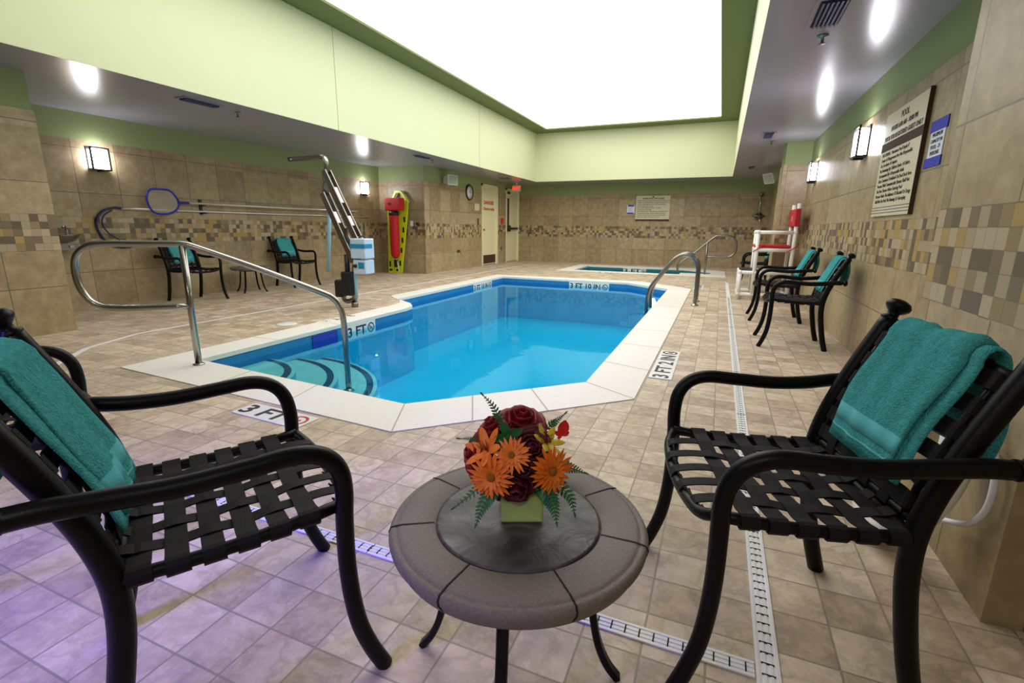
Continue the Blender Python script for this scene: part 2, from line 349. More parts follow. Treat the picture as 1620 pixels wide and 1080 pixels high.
for nm, IN, OUT, joints in (('pool_coping', POOL_IN, POOL_OUT, [((-1.59, 2.21), (-1.42, 1.855)), ((-.735, 3.05), (-.386, 2.846)), ((-1.30, 2.50), (-1.12, 2.15)), ((-1.02, 2.77), (-.80, 2.45)), ((-2.3, 2.27), (-2.22, 1.9)), ((-2.95, 2.32), (-2.9, 1.94)), ((-.74, 3.62), (-.385, 3.5)), ((-.74, 4.3), (-.385, 4.25)), ((-.74, 5.0), (-.385, 5.0)), ((-.74, 5.8), (-.385, 5.8)), ((-.74, 6.7), (-.385, 6.7)), ((-.74, 7.7), (-.385, 7.7)), ((-.745, 8.72), (-.382, 8.95)), ((-1.55, 9.42), (-1.35, 9.78)), ((-2.4, 9.42), (-2.4, 9.78)), ((-3.3, 9.42), (-3.3, 9.78)), ((-3.56, 3.1), (-3.87, 3.1)), ((-3.56, 3.9), (-3.87, 3.9)), ((-3.56, 4.7), (-3.87, 4.7)), ((-4.15, 7), (-4.45, 7)), ((-4.15, 8.2), (-4.45, 8.2))]),
                            ('spa_coping', SPA_IN, SPA_OUT, [((-2.6, 11.85), (-2.6, 11.5)), ((-1.7, 11.85), (-1.7, 11.5)), ((-.8, 11.85), (-.7, 11.5)), ((-.14, 12.28), (.18, 12.1))])):
    bm = bmesh.new(); add_poly(bm, [OUT, IN], .006)
    add_wall_loop(bm, OUT, -.02, .006); add_wall_loop(bm, IN, -.035, .006)
    for (a, b) in joints:
        a = Vector((*a, .0068)); b = Vector((*b, .0068)); n = (b - a).cross(Vector((0, 0, 1))).normalized() * .004
        bm.faces.new([bm.verts.new(p) for p in (a - n, b - n, b + n, a + n)]).material_index = 1
    struct(nm, bm, [M['cope'], M['copejoint']])
bm = bmesh.new(); add_wall_loop(bm, POOL_IN, -.17, -.03, 1); add_wall_loop(bm, POOL_IN, -.85, -.17, 0); add_poly(bm, [POOL_IN], -.85, 0)
struct('pool_basin', bm, [M['shell'], M['wline']])
bm = bmesh.new(); add_wall_loop(bm, SPA_IN, -.7, -.03, 0); add_poly(bm, [SPA_IN], -.7, 0)
struct('spa_basin', bm, [M['teal']])
bm = bmesh.new(); add_poly(bm, [POOL_IN], -.10); tag(up_obj('pool_water', bm, M['water']), 'clear bright blue water filling the long indoor pool', 'water', kind='stuff')
bm = bmesh.new(); add_poly(bm, [SPA_IN], -.10); tag(up_obj('spa_water', bm, M['spawater']), 'dark teal water in the small spa by the far wall', 'water', kind='stuff')
# quarter round steps in the near left corner of the pool
st = bpy.data.objects.new('pool_steps', None); COL.objects.link(st); st['kind'] = 'structure'
for R_, z_ in ((.63, -.145), (.95, -.215), (1.26, -.285)):
    bm = bmesh.new(); cx, cy = -3.555, 2.36; a0, a1 = math.radians(-7), math.radians(90)
    def arc(r, z, n=28): return [bm.verts.new((cx + r * math.cos(a0 + (a1 - a0) * k / n), cy + r * math.sin(a0 + (a1 - a0) * k / n), z)) for k in range(n + 1)]
    c = bm.verts.new((cx, cy, z_)); A = arc(R_ - .055, z_); B = arc(R_, z_); C_ = arc(R_ + .03, z_ - .005); D = arc(R_ + .03, z_ - .07 if z_ > -.25 else -.85)
    for k in range(28):
        bm.faces.new((c, A[k], A[k + 1])); bm.faces.new((A[k], B[k], B[k + 1], A[k + 1])).material_index = 1
        bm.faces.new((B[k], C_[k], C_[k + 1], B[k + 1])); bm.faces.new((C_[k], D[k], D[k + 1], C_[k + 1])).material_index = 2
    struct('step_tread', bm, [M['step'], M['nosing'], M['shell']], parent=st)
# walls: tiled lower part stands 12 mm proud of the green painted upper part
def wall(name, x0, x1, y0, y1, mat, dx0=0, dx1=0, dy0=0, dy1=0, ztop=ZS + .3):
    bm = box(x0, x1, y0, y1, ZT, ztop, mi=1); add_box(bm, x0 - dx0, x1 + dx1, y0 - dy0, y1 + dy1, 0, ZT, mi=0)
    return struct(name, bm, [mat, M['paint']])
t_ = .012
wall('wall_left', XL - .2, XL, YB, 9.2, M['wy'], dx1=0.0)
wall('wall_left_pillar', XL - .02, -5.65 - t_, 1.0, 2.62 - t_, M['wy'], dx1=t_, dy1=t_)
WC = -5.9
M2 = [M['wy'], M['paint'], M['wx']]
def block(name, x0, x1, y0, y1, ztop=ZS + .05):
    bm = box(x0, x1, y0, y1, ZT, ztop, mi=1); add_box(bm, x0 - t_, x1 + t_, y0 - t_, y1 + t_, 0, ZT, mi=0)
    bm.normal_update()
    for f in bm.faces:
        if f.material_index == 0 and abs(f.normal.y) > .5: f.material_index = 2
    return struct(name, bm, M2)
# corner block with two doors (openings left in the tile)
bm = bmesh.new()
segs = [(9.2, 11.94), (12.95, 13.55), (14.56, 14.7)]
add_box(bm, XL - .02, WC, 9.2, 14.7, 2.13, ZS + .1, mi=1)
for a, b in segs:
    add_box(bm, XL - .02, WC, a, b, ZT, 2.13, mi=1)
    add_box(bm, XL - .02, WC + t_, a - (t_ if a == 9.2 else 0), b, 0, ZT, mi=0)
for f in bm.faces:
    f.normal_update()
    if f.material_index == 0 and abs(f.normal.y) > .5: f.material_index = 2
struct('wall_left_corner', bm, M2)
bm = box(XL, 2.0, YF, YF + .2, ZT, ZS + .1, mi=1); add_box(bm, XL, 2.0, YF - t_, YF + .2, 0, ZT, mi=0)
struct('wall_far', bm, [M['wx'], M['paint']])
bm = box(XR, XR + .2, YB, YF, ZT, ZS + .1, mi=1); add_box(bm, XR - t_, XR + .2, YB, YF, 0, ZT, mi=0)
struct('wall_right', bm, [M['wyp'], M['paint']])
block('wall_right_pillar', .78, XR + .05, 8.62, 9.1)
bm = box(.73, XR + .05, 1.48, 2.30, 0, ZS + .1, mi=0)
bm.normal_update()
for f in bm.faces:
    if abs(f.normal.y) > .5: f.material_index = 1
struct('wall_right_near_pillar', bm, [M['wyp'], M['wx']])
# rear wall with a wide window
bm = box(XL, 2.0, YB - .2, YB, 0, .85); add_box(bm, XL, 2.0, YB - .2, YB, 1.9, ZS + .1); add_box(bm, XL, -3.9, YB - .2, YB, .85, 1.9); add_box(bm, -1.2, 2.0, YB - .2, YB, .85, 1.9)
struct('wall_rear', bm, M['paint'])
bm = box(-3.9, -1.2, YB - .12, YB - .08, .85, .9); add_box(bm, -3.9, -1.2, YB - .12, YB - .08, 1.85, 1.9)
for x in (-3.9, -2.575, -1.25): add_box(bm, x, x + .05, YB - .12, YB - .08, .85, 1.9)
struct('window_1', bm, M['creamf'])
# dropped soffit, upper walls, border and luminous ceiling
BXL, BXR, BYF, BYN = -4.93, .13, 13.45, 1.6
RM = (XL - .2, XR + .2, YB - .2, YF + .2)
bm = bmesh.new(); add_poly(bm, [[(RM[0], RM[2]), (RM[1], RM[2]), (RM[1], RM[3]), (RM[0], RM[3])], [(BXL, BYN), (BXR, BYN), (BXR, BYF), (BXL, BYF)]], ZS)
struct('ceiling_soffit', bm, M['soffit'])
for nm, a in (('wall_upper_left', (BXL - .1, BXL, BYN - .1, BYF + .1)), ('wall_upper_right', (BXR, BXR + .1, BYN - .1, BYF + .1)), ('wall_upper_far', (BXL - .1, BXR + .1, BYF, BYF + .1)), ('wall_upper_rear', (BXL - .1, BXR + .1, BYN - .1, BYN))):
    struct(nm, box(*a, ZS + .001, ZC + .1), M['bulk'])
PX0, PX1, PY0, PY1 = -4.5, -.25, 2.1, 13.0
bm = bmesh.new(); add_poly(bm, [[(BXL - .05, BYN - .05), (BXR + .05, BYN - .05), (BXR + .05, BYF + .05), (BXL - .05, BYF + .05)], [(PX0, PY0), (PX1, PY0), (PX1, PY1), (PX0, PY1)]], ZC)
add_wall_loop(bm, [(PX0, PY0), (PX1, PY0), (PX1, PY1), (PX0, PY1)], ZC, ZC + .03)
struct('ceiling', bm, M['trimdark'])
bm = bmesh.new(); add_poly(bm, [[(PX0 - .1, PY0 - .1), (PX1 + .1, PY0 - .1), (PX1 + .1, PY1 + .1), (PX0 - .1, PY1 + .1)]], ZC + .03)
struct('ceiling_light_panel', bm, M['lum'], 'large glowing white luminous ceiling above the pool')
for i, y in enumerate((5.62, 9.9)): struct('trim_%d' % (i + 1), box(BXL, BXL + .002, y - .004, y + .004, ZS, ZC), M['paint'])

# ---------------------------------------------------------------- trench drains
def drain(a, b, wd, pitch, label, fancy=True):
    a = Vector((*a, 0)); b = Vector((*b, 0)); L = (b - a).length; d = (b - a) / L; n = Vector((-d.y, d.x, 0)); bm = bmesh.new()
    def q(u0, u1, v0, v1, z0, z1, mi):
        vs = [bm.verts.new(a + d * u + n * v + Vector((0, 0, z))) for z in (z0, z1) for (u, v) in ((u0, v0), (u1, v0), (u1, v1), (u0, v1))]
        for f in ((3, 2, 1, 0), (4, 5, 6, 7), (0, 1, 5, 4), (1, 2, 6, 5), (2, 3, 7, 6), (3, 0, 4, 7)): bm.faces.new([vs[i] for i in f]).material_index = mi
    q(0, L, -wd / 2, wd / 2, .0005, .003, 0)
    if fancy:
        for v in (-wd * .42, -wd * .14, wd * .14, wd * .42): q(0, L, v - .0035, v + .0035, .003, .0048, 0)
        k = 0
        while k * pitch < min(L, 7):
            u = k * pitch; q(u, u + .0035, -wd * .28, wd * .28, .003, .0052, 1); k += 1
        for u in range(1, int(L / .9)): q(u * .9, u * .9 + .002, -wd / 2, wd / 2, .003, .0053, 1)
    return tag(obj('trench_drain', bm, [M['drain'], M['slot']]), label, 'drain', 'white trench drains in the deck')
drain((.2, 1.04), (.2, 10.4), .052, .033, 'long white slotted trench drain beside the right hand chairs')
drain((-3.63, 1.08), (.17, 1.08), .046, .035, 'white slotted trench drain crossing the floor behind the round table')
drain((-3.63, 1.1), (-4.74, 2.24), .045, 1, 'short diagonal white trench drain left of the near deck corner', False)
drain((-4.74, 2.24), (-4.96, 2.75), .035, 1, 'shortest bent piece of white trench drain beside the left pillar', False)
drain((-4.96, 2.75), (-4.96, 13.2), .035, 1, 'thin white trench drain along the left side of the pool', False)
drain((.18, 10.42), (-.9, 10.42), .03, 1, 'thin white trench drain between the pool and the spa', False)

# ---------------------------------------------------------------- chairs
LEG = [(.262, .256, 0), (.236, .252, .06), (.214, .249, .13), (.202, .247, .21), (.197, .246, .30), (.198, .247, .40), (.20, .252, .47), (.190, .260, .525), (.160, .266, .562), (.11, .268, .578), (.03, .268, .574), (-.07, .264, .570), (-.16, .262, .576), (-.235, .268, .586), (-.285, .272, .588)]
POST = [(-.250, .222, 0), (-.222, .221, .10), (-.198, .220, .22), (-.184, .219, .32), (-.184, .218, .41), (-.203, .218, .50), (-.236, .218, .59), (-.276, .218, .68), (-.322, .218, .775)]
post_path = smooth_path(POST, 6)
def post_at(z):
    for a, b in zip(post_path, post_path[1:]):
        if a.z <= z <= b.z:
            t = (z - a.z) / (b.z - a.z); return a.x + (b.x - a.x) * t, Vector((b.x - a.x, 0, b.z - a.z)).normalized()
    return post_path[-1].x, (post_path[-1] - post_path[-2]).normalized()
def rail_z(x): return .404 + .10 * (x - 0.0) ** 2 * 3 + .03 * x
def make_chair():
    t = thing('patio_chair', '', 'chair')
    for s in (1, -1):
        P = smooth_path([(x, s * y, z) for x, y, z in LEG], 5)
        o = obj('leg_and_armrest', tube(P, .0185, 14), M['frame'], t)
        bm = lathe([(.0, 0), (.020, .0), (.020, .006), (.013, .010), (.013, .016), (.024, .024), (.026, .034), (.020, .044), (0, .050)], origin=P[-1] - Vector((-.004, 0, 0)), axis=(-1, 0, .02), seg=16)
        obj('arm_knob', bm, M['frame'], o)
        P = [Vector((p.x, s * p.y, p.z)) for p in post_path]
        o = obj('rear_leg_and_post', tube(P, .0215, 14), M['frame'], t)
        ax = (P[-1] - P[-2]).normalized()
        obj('finial', lathe([(0, -.004), (.021, -.004), (.023, .004), (.015, .009), (.014, .018), (.022, .024), (.029, .032), (.030, .040), (.024, .050), (.010, .055), (0, .056)], origin=P[-1], axis=ax, seg=18), M['frame'], o)
        obj('seat_rail', tube([(x, s * .222, rail_z(x)) for x in (.205, .15, .10, .05, 0, -.05, -.10, -.15, -.185)], .0135, 10), M['frame'], t)
        obj('back_rod', tube([(post_at(z)[0] + .004, s * .178, z) for z in (.43, .5, .56, .62, .68, .735)], .0085, 8), M['frame'], t)
    fr = smooth_path([(.200, -.222, rail_z(.2)), (.222, -.18, .402), (.234, -.09, .392), (.238, 0, .390), (.234, .09, .392), (.222, .18, .402), (.200, .222, rail_z(.2))], 4)
    obj('front_rail', tube(fr, .0135, 10), M['frame'], t)
    obj('rear_rail', tube([(-.178, y, rail_z(-.178)) for y in (-.218, 0, .218)], .012, 10), M['frame'], t)
    for nm, z, arch in (('top_rail', .735, .012), ('bottom_rail', .432, 0)):
        x = post_at(z)[0]; obj(nm, tube([(x - arch * .8 * (1 - (y / .218) ** 2), y, z + arch * (1 - (y / .218) ** 2)) for y in (-.218, -.16, -.1, -.05, 0, .05, .1, .16, .218)], .0115, 10), M['frame'], t)
    # woven seat: bands across (wrap the side rails) and bands running front to back (wrap the front rail)
    xs = [-.148 + i * .0565 for i in range(6)]; ys = [-.150 + i * .075 for i in range(5)]
    R = .0165
    def front_x(y): return .234 - .030 * (y / .2) ** 2 - .0
    for i, x in enumerate(xs):
        rz = rail_z(x); pts = [(x, .222 + R * math.cos(a), rz + R * math.sin(a)) for a in [math.radians(d) for d in (-130, -100, -60, -20, 20, 60, 90)]]
        for k in range(-19, 20)[::-1] if False else range(19, -20, -1):
            y = k * .0105
            ph = 0
            for j, yy in enumerate(ys): ph += (1 if (i + j) % 2 else -1) * max(0, 1 - abs(y - yy) / .037)
            pts.append((x, y, rz + R - .0035 - .010 * (1 - (y / .222) ** 2) + .0035 * ph))
        pts += [(x, -p[1], p[2]) for p in pts[:7][::-1]]
        obj('seat_strap', add_ribbon(bmesh.new(), pts, (1, 0, 0), .038, .003), M['strap'], t)
    for j, y in enumerate(ys):
        fx = front_x(y); fz = .395 + .006 * abs(y / .15); pts = [(fx + R * math.cos(a), y, fz + R * math.sin(a)) for a in [math.radians(d) for d in (-150, -110, -70, -20, 20, 60, 90)]]
        n = 40
        for k in range(1, n):
            x = fx + (-.165 - fx) * k / n; ph = 0
            for i, xx in enumerate(xs): ph -= (1 if (i + j) % 2 else -1) * max(0, 1 - abs(x - xx) / .028)
            e = min(1, k / 8); zz = rail_z(x) + R - .0035 - .010 * (1 - (y / .222) ** 2)
            pts.append((x, y, (fz + R) * (1 - e) + (zz + .0035 * ph) * e))
        pts += [(-.178 - R * math.cos(a), y, rail_z(-.178) + R * math.sin(a)) for a in [math.radians(d) for d in (80, 30, -20, -70, -120)]]
        obj('seat_strap', add_ribbon(bmesh.new(), pts, (0, 1, 0), .033, .003), M['strap'], t)
    # woven back
    zs = [.466 + i * .0515 for i in range(6)]; yb = [-.115, -.04, .04, .115]
    for i, z in enumerate(zs):
        x, T = post_at(z); Nn = Vector((T.z, 0, -T.x)); pts = []; c = Vector((x + .004, .178, z))
        for d in (-150, -100, -50, 0, 50, 90): a = math.radians(d); pts.append(c + Vector((0, 1, 0)) * .011 * math.cos(a) + Nn * .011 * math.sin(a))
        for k in range(16, -17, -1):
            y = k * .0105; ph = sum((1 if (i + j) % 2 else -1) * max(0, 1 - abs(y - yy) / .035) for j, yy in enumerate(yb))
            pts.append(Vector((x + .004, y, z)) + Nn * (.0075 + .0032 * ph))
        pts += [Vector((p.x, -p.y, p.z)) for p in pts[:6][::-1]]
        obj('back_strap', add_ribbon(bmesh.new(), pts, T, .036, .003), M['strap'], t)
    for j, y in enumerate(yb):
        pts = []
        xt, T = post_at(.735); xb, T2 = post_at(.432); arch = .012 * (1 - (y / .218) ** 2)
        for d in (-120, -70, -20): a = math.radians(d); pts.append(Vector((xb, y, .432)) + Vector((math.cos(a), 0, math.sin(a))) * .0135)
        for k in range(1, 36):
            z = .44 + (.728 - .44) * k / 36; x, T = post_at(z); Nn = Vector((T.z, 0, -T.x))
            ph = -sum((1 if (i + j) % 2 else -1) * max(0, 1 - abs(z - zz) / .026) for i, zz in enumerate(zs))
            e = min(1, (36 - k) / 6); pts.append(Vector((x + .004 * e - arch * .8 * (1 - e), y, z)) + Nn * (.0075 * e + .0135 * (1 - e) + .0032 * ph * e))
        for d in (20, 70, 120, 170): a = math.radians(d); pts.append(Vector((xt - arch * .8, y, .735 + arch)) + Vector((math.cos(a), 0, math.sin(a))) * .0135)
        obj('back_strap', add_ribbon(bmesh.new(), pts, (0, 1, 0), .034, .003), M['strap'], t)
    return t
def make_towel(y0, y1, zfront=.475, zback=.56, curl=.03, seed=1):
    """folded bath towel draped over the top rail; y0..y1 is its width on the chair back"""
    rnd = random.Random(seed); t = thing('towel', '', 'towel')
    def path(off, zf, zb):
        P = []
        for k in range(15):
            z = zf + (.735 - zf) * k / 14; x, T = post_at(z); Nn = Vector((T.z, 0, -T.x)); P.append((Vector((x, 0, z)) + Nn * (.0215 + off + .002 * (1 - k / 14))))
        x, T = post_at(.745); c = Vector((x - .004, 0, .747)); r = .027 + off
        for d in (15, 45, 75, 105, 135, 165): a = math.radians(d + 8); P.append(c + Vector((math.cos(a), 0, math.sin(a))) * r)
        for k in range(1, 9):
            f = k / 8; P.append(Vector((c.x - r - .012 * math.sin(f * PI), 0, .735 + (zb - .735) * f)))
        return P
    def sheet(off, ya, yb_, zf, zb, th, sd, i0=0, i1=999, ws=1):
        bm = bmesh.new(); P = path(off, zf, zb); n = len(P); ny = 22; grid = []
        rr = random.Random(sd); ph = [rr.uniform(0, 6) for _ in range(4)]
        def wob(u, v): return ws * .0045 * math.sin(9 * u + ph[0]) * math.sin(5 * v + ph[1]) + ws * .003 * math.sin(21 * u + 6 * v + ph[2])
        loop = []
        idx = [(i, p) for i, p in enumerate(P) if i0 <= i <= i1]
        if i0 == i1: idx = [(i0 - .15, P[i0].lerp(P[i0 - 1], .15)), (i0 + .15, P[i0].lerp(P[i0 + 1], .15))]
        for i, p in idx:
            ii = int(round(i)); T = (P[min(ii + 1, n - 1)] - P[max(ii - 1, 0)]).normalized(); N = Vector((T.z, 0, -T.x)); ring = []
            flare = 1 + .05 * math.sin(i / n * PI * 2)
            for side in (1, -1):
                for k in range(ny + 1):
                    f = k / ny if side == 1 else 1 - k / ny
                    edge = math.sqrt(max(0, 1 - (abs(2 * f - 1)) ** 8)); y = ya + (yb_ - ya) * f; y = (y - (ya + yb_) / 2) * flare + (ya + yb_) / 2 + .006 * math.sin(i * .5 + ph[3])
                    d = wob(f, i / n) if side == 1 else wob(f, i / n) * .5
                    ring.append(bm.verts.new(p + Vector((0, y, 0)) + N * (side * th * .5 * (.25 + .75 * edge) + d)))
            grid.append(ring)
        m = len(grid[0])
        for A, B in zip(grid, grid[1:]):
            for k in range(m): bm.faces.new((A[k], A[(k + 1) % m], B[(k + 1) % m], B[k])).smooth = True
        bm.faces.new(grid[0][::-1]); bm.faces.new(grid[-1]); return bm
    sgn = 1 if y1 > y0 else -1
    obj('upper_fold', sheet(.014, y0, y1, zfront, zback, .013, seed), M['towel'], t)
    obj('under_fold', sheet(.0035, y0 - .004 * sgn, y1 + curl * sgn, zfront - .012, zback - .015, .012, seed + 5, ws=.25), M['towel'], t)
    for i0, i1 in ((2, 4), (1, 1)):
        obj('woven_band', sheet(.014, y0, y1, zfront, zback, .0165, seed, i0, i1), M['band'], t)
    return t
CG = 'black woven strap patio chairs around the pool'; TG = 'folded teal towels over the chair backs'
R_POS = (.182, 1.267, 0); R_ROT = 3.408; L_POS = (-.987, .668, 0); L_ROT = 1.017
chair = make_chair(); chair['group'] = CG; chair.location = R_POS; chair.rotation_euler = (0, 0, R_ROT)
chair['label'] = 'large black woven strap patio chair right of the round table, beside the drain'
dup(chair, L_POS, L_ROT, 'large black woven strap patio chair at the left, facing the flower table')
dup(chair, (-1.928, .623, 0), 1.04, 'black patio chair mostly hidden at the left edge behind the near left chair')
dup(chair, (.66, 4.97, 0), PI, 'black patio chair at the right wall, nearer of the two side by side')
dup(chair, (.65, 6.32, 0), PI, 'black patio chair at the right wall beside the white guard chair, farther of two')
dup(chair, (-6.53, 4.44, 0), 0.0, 'black patio chair by the left wall seen behind the steel handrail')
dup(chair, (-6.66, 6.32, 0), -.10, 'black patio chair by the left wall, farther one, nearest the pool lift')
dup(chair, (.64, 10.2, 0), PI, 'black patio chair half hidden behind the white guard chair')
tw = make_towel(-.122, .122, .490, .56); tw['group'] = TG; tw.location = R_POS; tw.rotation_euler = (0, 0, R_ROT); tw['label'] = 'folded teal towel over the back of the large right hand chair'
tw2 = make_towel(.090, -.125, .465, .56, seed=4); tw2['group'] = TG; tw2.location = L_POS; tw2.rotation_euler = (0, 0, L_ROT); tw2['label'] = 'folded teal towel over the back of the large left hand chair'
tw3 = make_towel(-.12, .12, .50, .58, seed=9); tw3['group'] = TG; tw3.location = (.66, 4.97, 0); tw3.rotation_euler = (0, 0, PI); tw3['label'] = 'teal towel draped over the nearer chair along the right wall'
dup(tw3, (.65, 6.32, 0), PI, 'teal towel draped over the farther chair along the right wall')
dup(tw3, (-6.53, 4.44, 0), 0, 'teal towel on the chair by the left wall behind the steel handrail')
dup(tw3, (-6.66, 6.32, 0), -.10, 'teal towel on the far left wall chair near the pool lift')
dup(tw3, (.64, 10.2, 0), PI, 'teal towel on the chair half hidden behind the guard chair')

# ---------------------------------------------------------------- round table
def make_table():
    t = thing('side_table', '', 'table'); zt = .38
    prof = [(.0, zt - .030), (.255, zt - .030), (.262, zt - .034), (.268, zt - .030), (.275, zt - .018), (.277, zt - .008), (.272, zt + .001), (.263, zt + .003), (.2605, zt), (.258, zt + .0035), (.250, zt + .005), (.184, zt + .005), (.180, zt - .001), (0, zt - .001)]
    prof = [(r, h) for r, h in prof]
    rim = obj('stone_rim', lathe([(0, zt - .045), (.245, zt - .045), (.262, zt - .042)] + prof[3:], seg=96), M['rim'], t)
    obj('slate_inlay', lathe([(0, zt - .004), (.178, zt - .004), (.178, zt + .0035), (.172, zt + .0048), (0, zt + .0048)], seg=64), M['slate'], t)
    for dg_ in (2, 51, 107, 164, 211, 262, 313):
        a = math.radians(dg_ - 12); c, s = math.cos(a), math.sin(a); pts = [(r * c, r * s, h) for r, h in ((.182, zt + .0048), (.251, zt + .0054), (.258, zt + .004), (.263, zt + .0036), (.2725, zt + .0012), (.2775, zt - .008), (.2755, zt - .019), (.268, zt - .031), (.260, zt - .042))]
        obj('rim_seam', add_ribbon(bmesh.new(), pts, (-s, c, 0), .0032, .002), M['seam'], rim)
    obj('support_ring', tube([(.150 * math.cos(a), .150 * math.sin(a), .325) for a in [2 * PI * k / 24 for k in range(24)]], .006, 8, True), M['frame'], t)
    for k in range(4):
        a = PI / 2 * k; c, s = math.cos(a), math.sin(a)
        P = smooth_path([(.150, 0, zt - .044), (.158, 0, .28), (.168, 0, .19), (.184, 0, .10), (.207, 0, .04), (.236, 0, .0)], 6)
        P = [Vector((p.x * c, p.x * s, p.z)) for p in P]
        bm = add_ribbon(bmesh.new(), P, (-s, c, 0), .024, .016)
        bmesh.ops.bevel(bm, geom=bm.edges[:], offset=.003, segments=1, affect='EDGES')
        obj('leg', bm, M['frame'], t)
    return t
tb = make_table(); tb.location = (-.350, .885, 0); tb.rotation_euler = (0, 0, math.radians(12)); tb['label'] = 'round grey stone top table with flower vase between the near chairs'; tb['group'] = 'round stone top side tables'
dup(tb, (-6.64, 5.40, 0), .4, 'small dark round table between the two chairs by the left wall')

# ---------------------------------------------------------------- vase and bouquet
VX, VY, VZ = -.352, .905, .385
VR = math.radians(24)
v = thing('vase', 'square green glass vase holding the bouquet on the round table', 'vase', (VX, VY, VZ), VR)
bm = bmesh.new(); s_ = .046
add_box(bm, -s_, s_, -s_, s_, 0, .086, bev=.006)
for f in [f for f in bm.faces if f.calc_center_median().z > .0855 and abs(f.normal.z) > .9]: bm.faces.remove(f)
o = obj('glass_body', bm, M['vase'], v, smooth=False)
bm = box(-s_ + .007, s_ - .007, -s_ + .007, s_ - .007, .008, .06); obj('water', bm, pm('vase water', (.42, .60, .12), .1), v)
VC = Vector((VX, VY, VZ + .07))
def petal(bm, base, dirv, nrm, L, Wd, cup=.3, n=6, mi=0, tip=.0):
    d = Vector(dirv).normalized(); N = Vector(nrm); N = (N - d * N.dot(d)).normalized(); side = d.cross(N); rows = []
    for i in range(n + 1):
        t = i / n; wv = Wd * (math.sin(PI * min(1, (t * .88 + .08))) ** .7) * (1 - .0 * t) if i < n else Wd * .12
        c = Vector(base) + d * L * t + N * (L * cup * t * t)
        rows.append([bm.verts.new(c - side * wv * .5 + N * wv * .12), bm.verts.new(c - N * wv * .05), bm.verts.new(c + side * wv * .5 + N * wv * .12)])
    for A, B in zip(rows, rows[1:]):
        for k in range(2):
            f = bm.faces.new((A[k], A[k + 1], B[k + 1], B[k])); f.material_index = mi; f.smooth = True
def stem_to(p, ax, parent):
    q = Vector(p) - Vector(ax).normalized() * .01; c = VC + Vector((q.x - VC.x, q.y - VC.y, 0)) * .18
    obj('stem', tube([c - Vector((0, 0, .055)), c, (c + q) / 2 + Vector((0, 0, .004)), q], .0022, 6, n=4), M['stem'], parent)
def frame_of(ax):
    ax = Vector(ax).normalized(); a = ax.orthogonal().normalized(); return ax, a, ax.cross(a)
def rose(p, ax, r, mat, label, seed=0):
    r *= 1.12; rr = random.Random(seed); t = thing('rose', label, 'flower', (0, 0, 0), 0, 'dark red roses in the bouquet'); ax, a, b = frame_of(ax); p = Vector(p); bm = bmesh.new()
    sphere_at(bm, p, r * .42)
    for ring, (n, rad, h0, lean) in enumerate(((3, .20, .30, .05), (4, .42, .15, .15), (5, .62, 0, .30), (6, .80, -.15, .55), (6, .92, -.30, .85))):
        for k in range(n):
            th = 2 * PI * (k + rr.random() * .4) / n + ring; rd = a * math.cos(th) + b * math.sin(th); td = ax.cross(rd); rows = []
            wv = r * (1.0 + .12 * ring); hh = r * (.95 - .02 * ring)
            for i in range(6):
                tt = i / 5; row = []
                for j in range(7):
                    u = (j / 6 - .5) * 2; ph = u * wv * .62 / max(rad * r, .2 * r); ph = max(-1.3, min(1.3, ph))
                    rr_ = rad * r * (.55 + .45 * math.sin(tt * PI / 2)) + lean * r * tt ** 3 * .55; drop = (abs(u) ** 2.5) * .38 * hh * tt
                    ruff = .05 * r * math.sin(u * 6 + ring + k) * tt
                    cth = rd * math.cos(ph) + td * math.sin(ph)
                    row.append(bm.verts.new(p + cth * (rr_ + ruff) + ax * (-.45 * r + h0 * r + tt * hh - drop - lean * r * .25 * tt ** 4)))
                rows.append(row)
            for A, B in zip(rows, rows[1:]):
                for j in range(6): bm.faces.new((A[j], A[j + 1], B[j + 1], B[j])).smooth = True
    o = obj('petals', bm, mat, t); md = o.modifiers.new('s', 'SOLIDIFY'); md.thickness = .0007
    stem_to(p, ax, t); return t
def gerbera(p, ax, r, label, seed=0):
    r *= 1.1; rr = random.Random(seed); t = thing('gerbera', label, 'flower', (0, 0, 0), 0, 'orange gerberas in the bouquet'); ax, a, b = frame_of(ax); p = Vector(p); bm = bmesh.new()
    for ring, (n, L, lift) in enumerate(((20, 1, .12), (18, .86, .28), (14, .55, .6))):
        for k in range(n):
            th = 2 * PI * (k + .5 * ring) / n + rr.uniform(-.08, .08); d = a * math.cos(th) + b * math.sin(th); d = (d + ax * (lift + rr.uniform(-.1, .1))).normalized()
            petal(bm, p + d * r * .08, d, ax, r * L * rr.uniform(.9, 1.05), r * .20, cup=-.18, n=5)
    obj('petals', bm, M['orange'], t); bm = bmesh.new(); sphere_at(bm, p + ax * r * .08, r * .2, (1, 1, 1)); obj('centre', bm, M['orangec'], t); stem_to(p, ax, t); return t
def lily(p, ax, r, mat, label, n=6, grp=None):
    t = thing('lily', label, 'flower', (0, 0, 0), 0, grp); ax, a, b = frame_of(ax); p = Vector(p); bm = bmesh.new()
    for k in range(n):
        th = 2 * PI * k / n; d = (a * math.cos(th) + b * math.sin(th) + ax * .75).normalized(); petal(bm, p, d, -ax, r, r * .42, cup=.25, n=7)
    obj('petals', bm, mat, t); bm = bmesh.new()
    for k in range(5):
        th = 2 * PI * k / 5; add_tube(bm, [p, p + ax * r * .6 + (a * math.cos(th) + b * math.sin(th)) * r * .15], .0008, 5)
    obj('stamens', bm, M['orangec'], t); stem_to(p, ax, t); return t
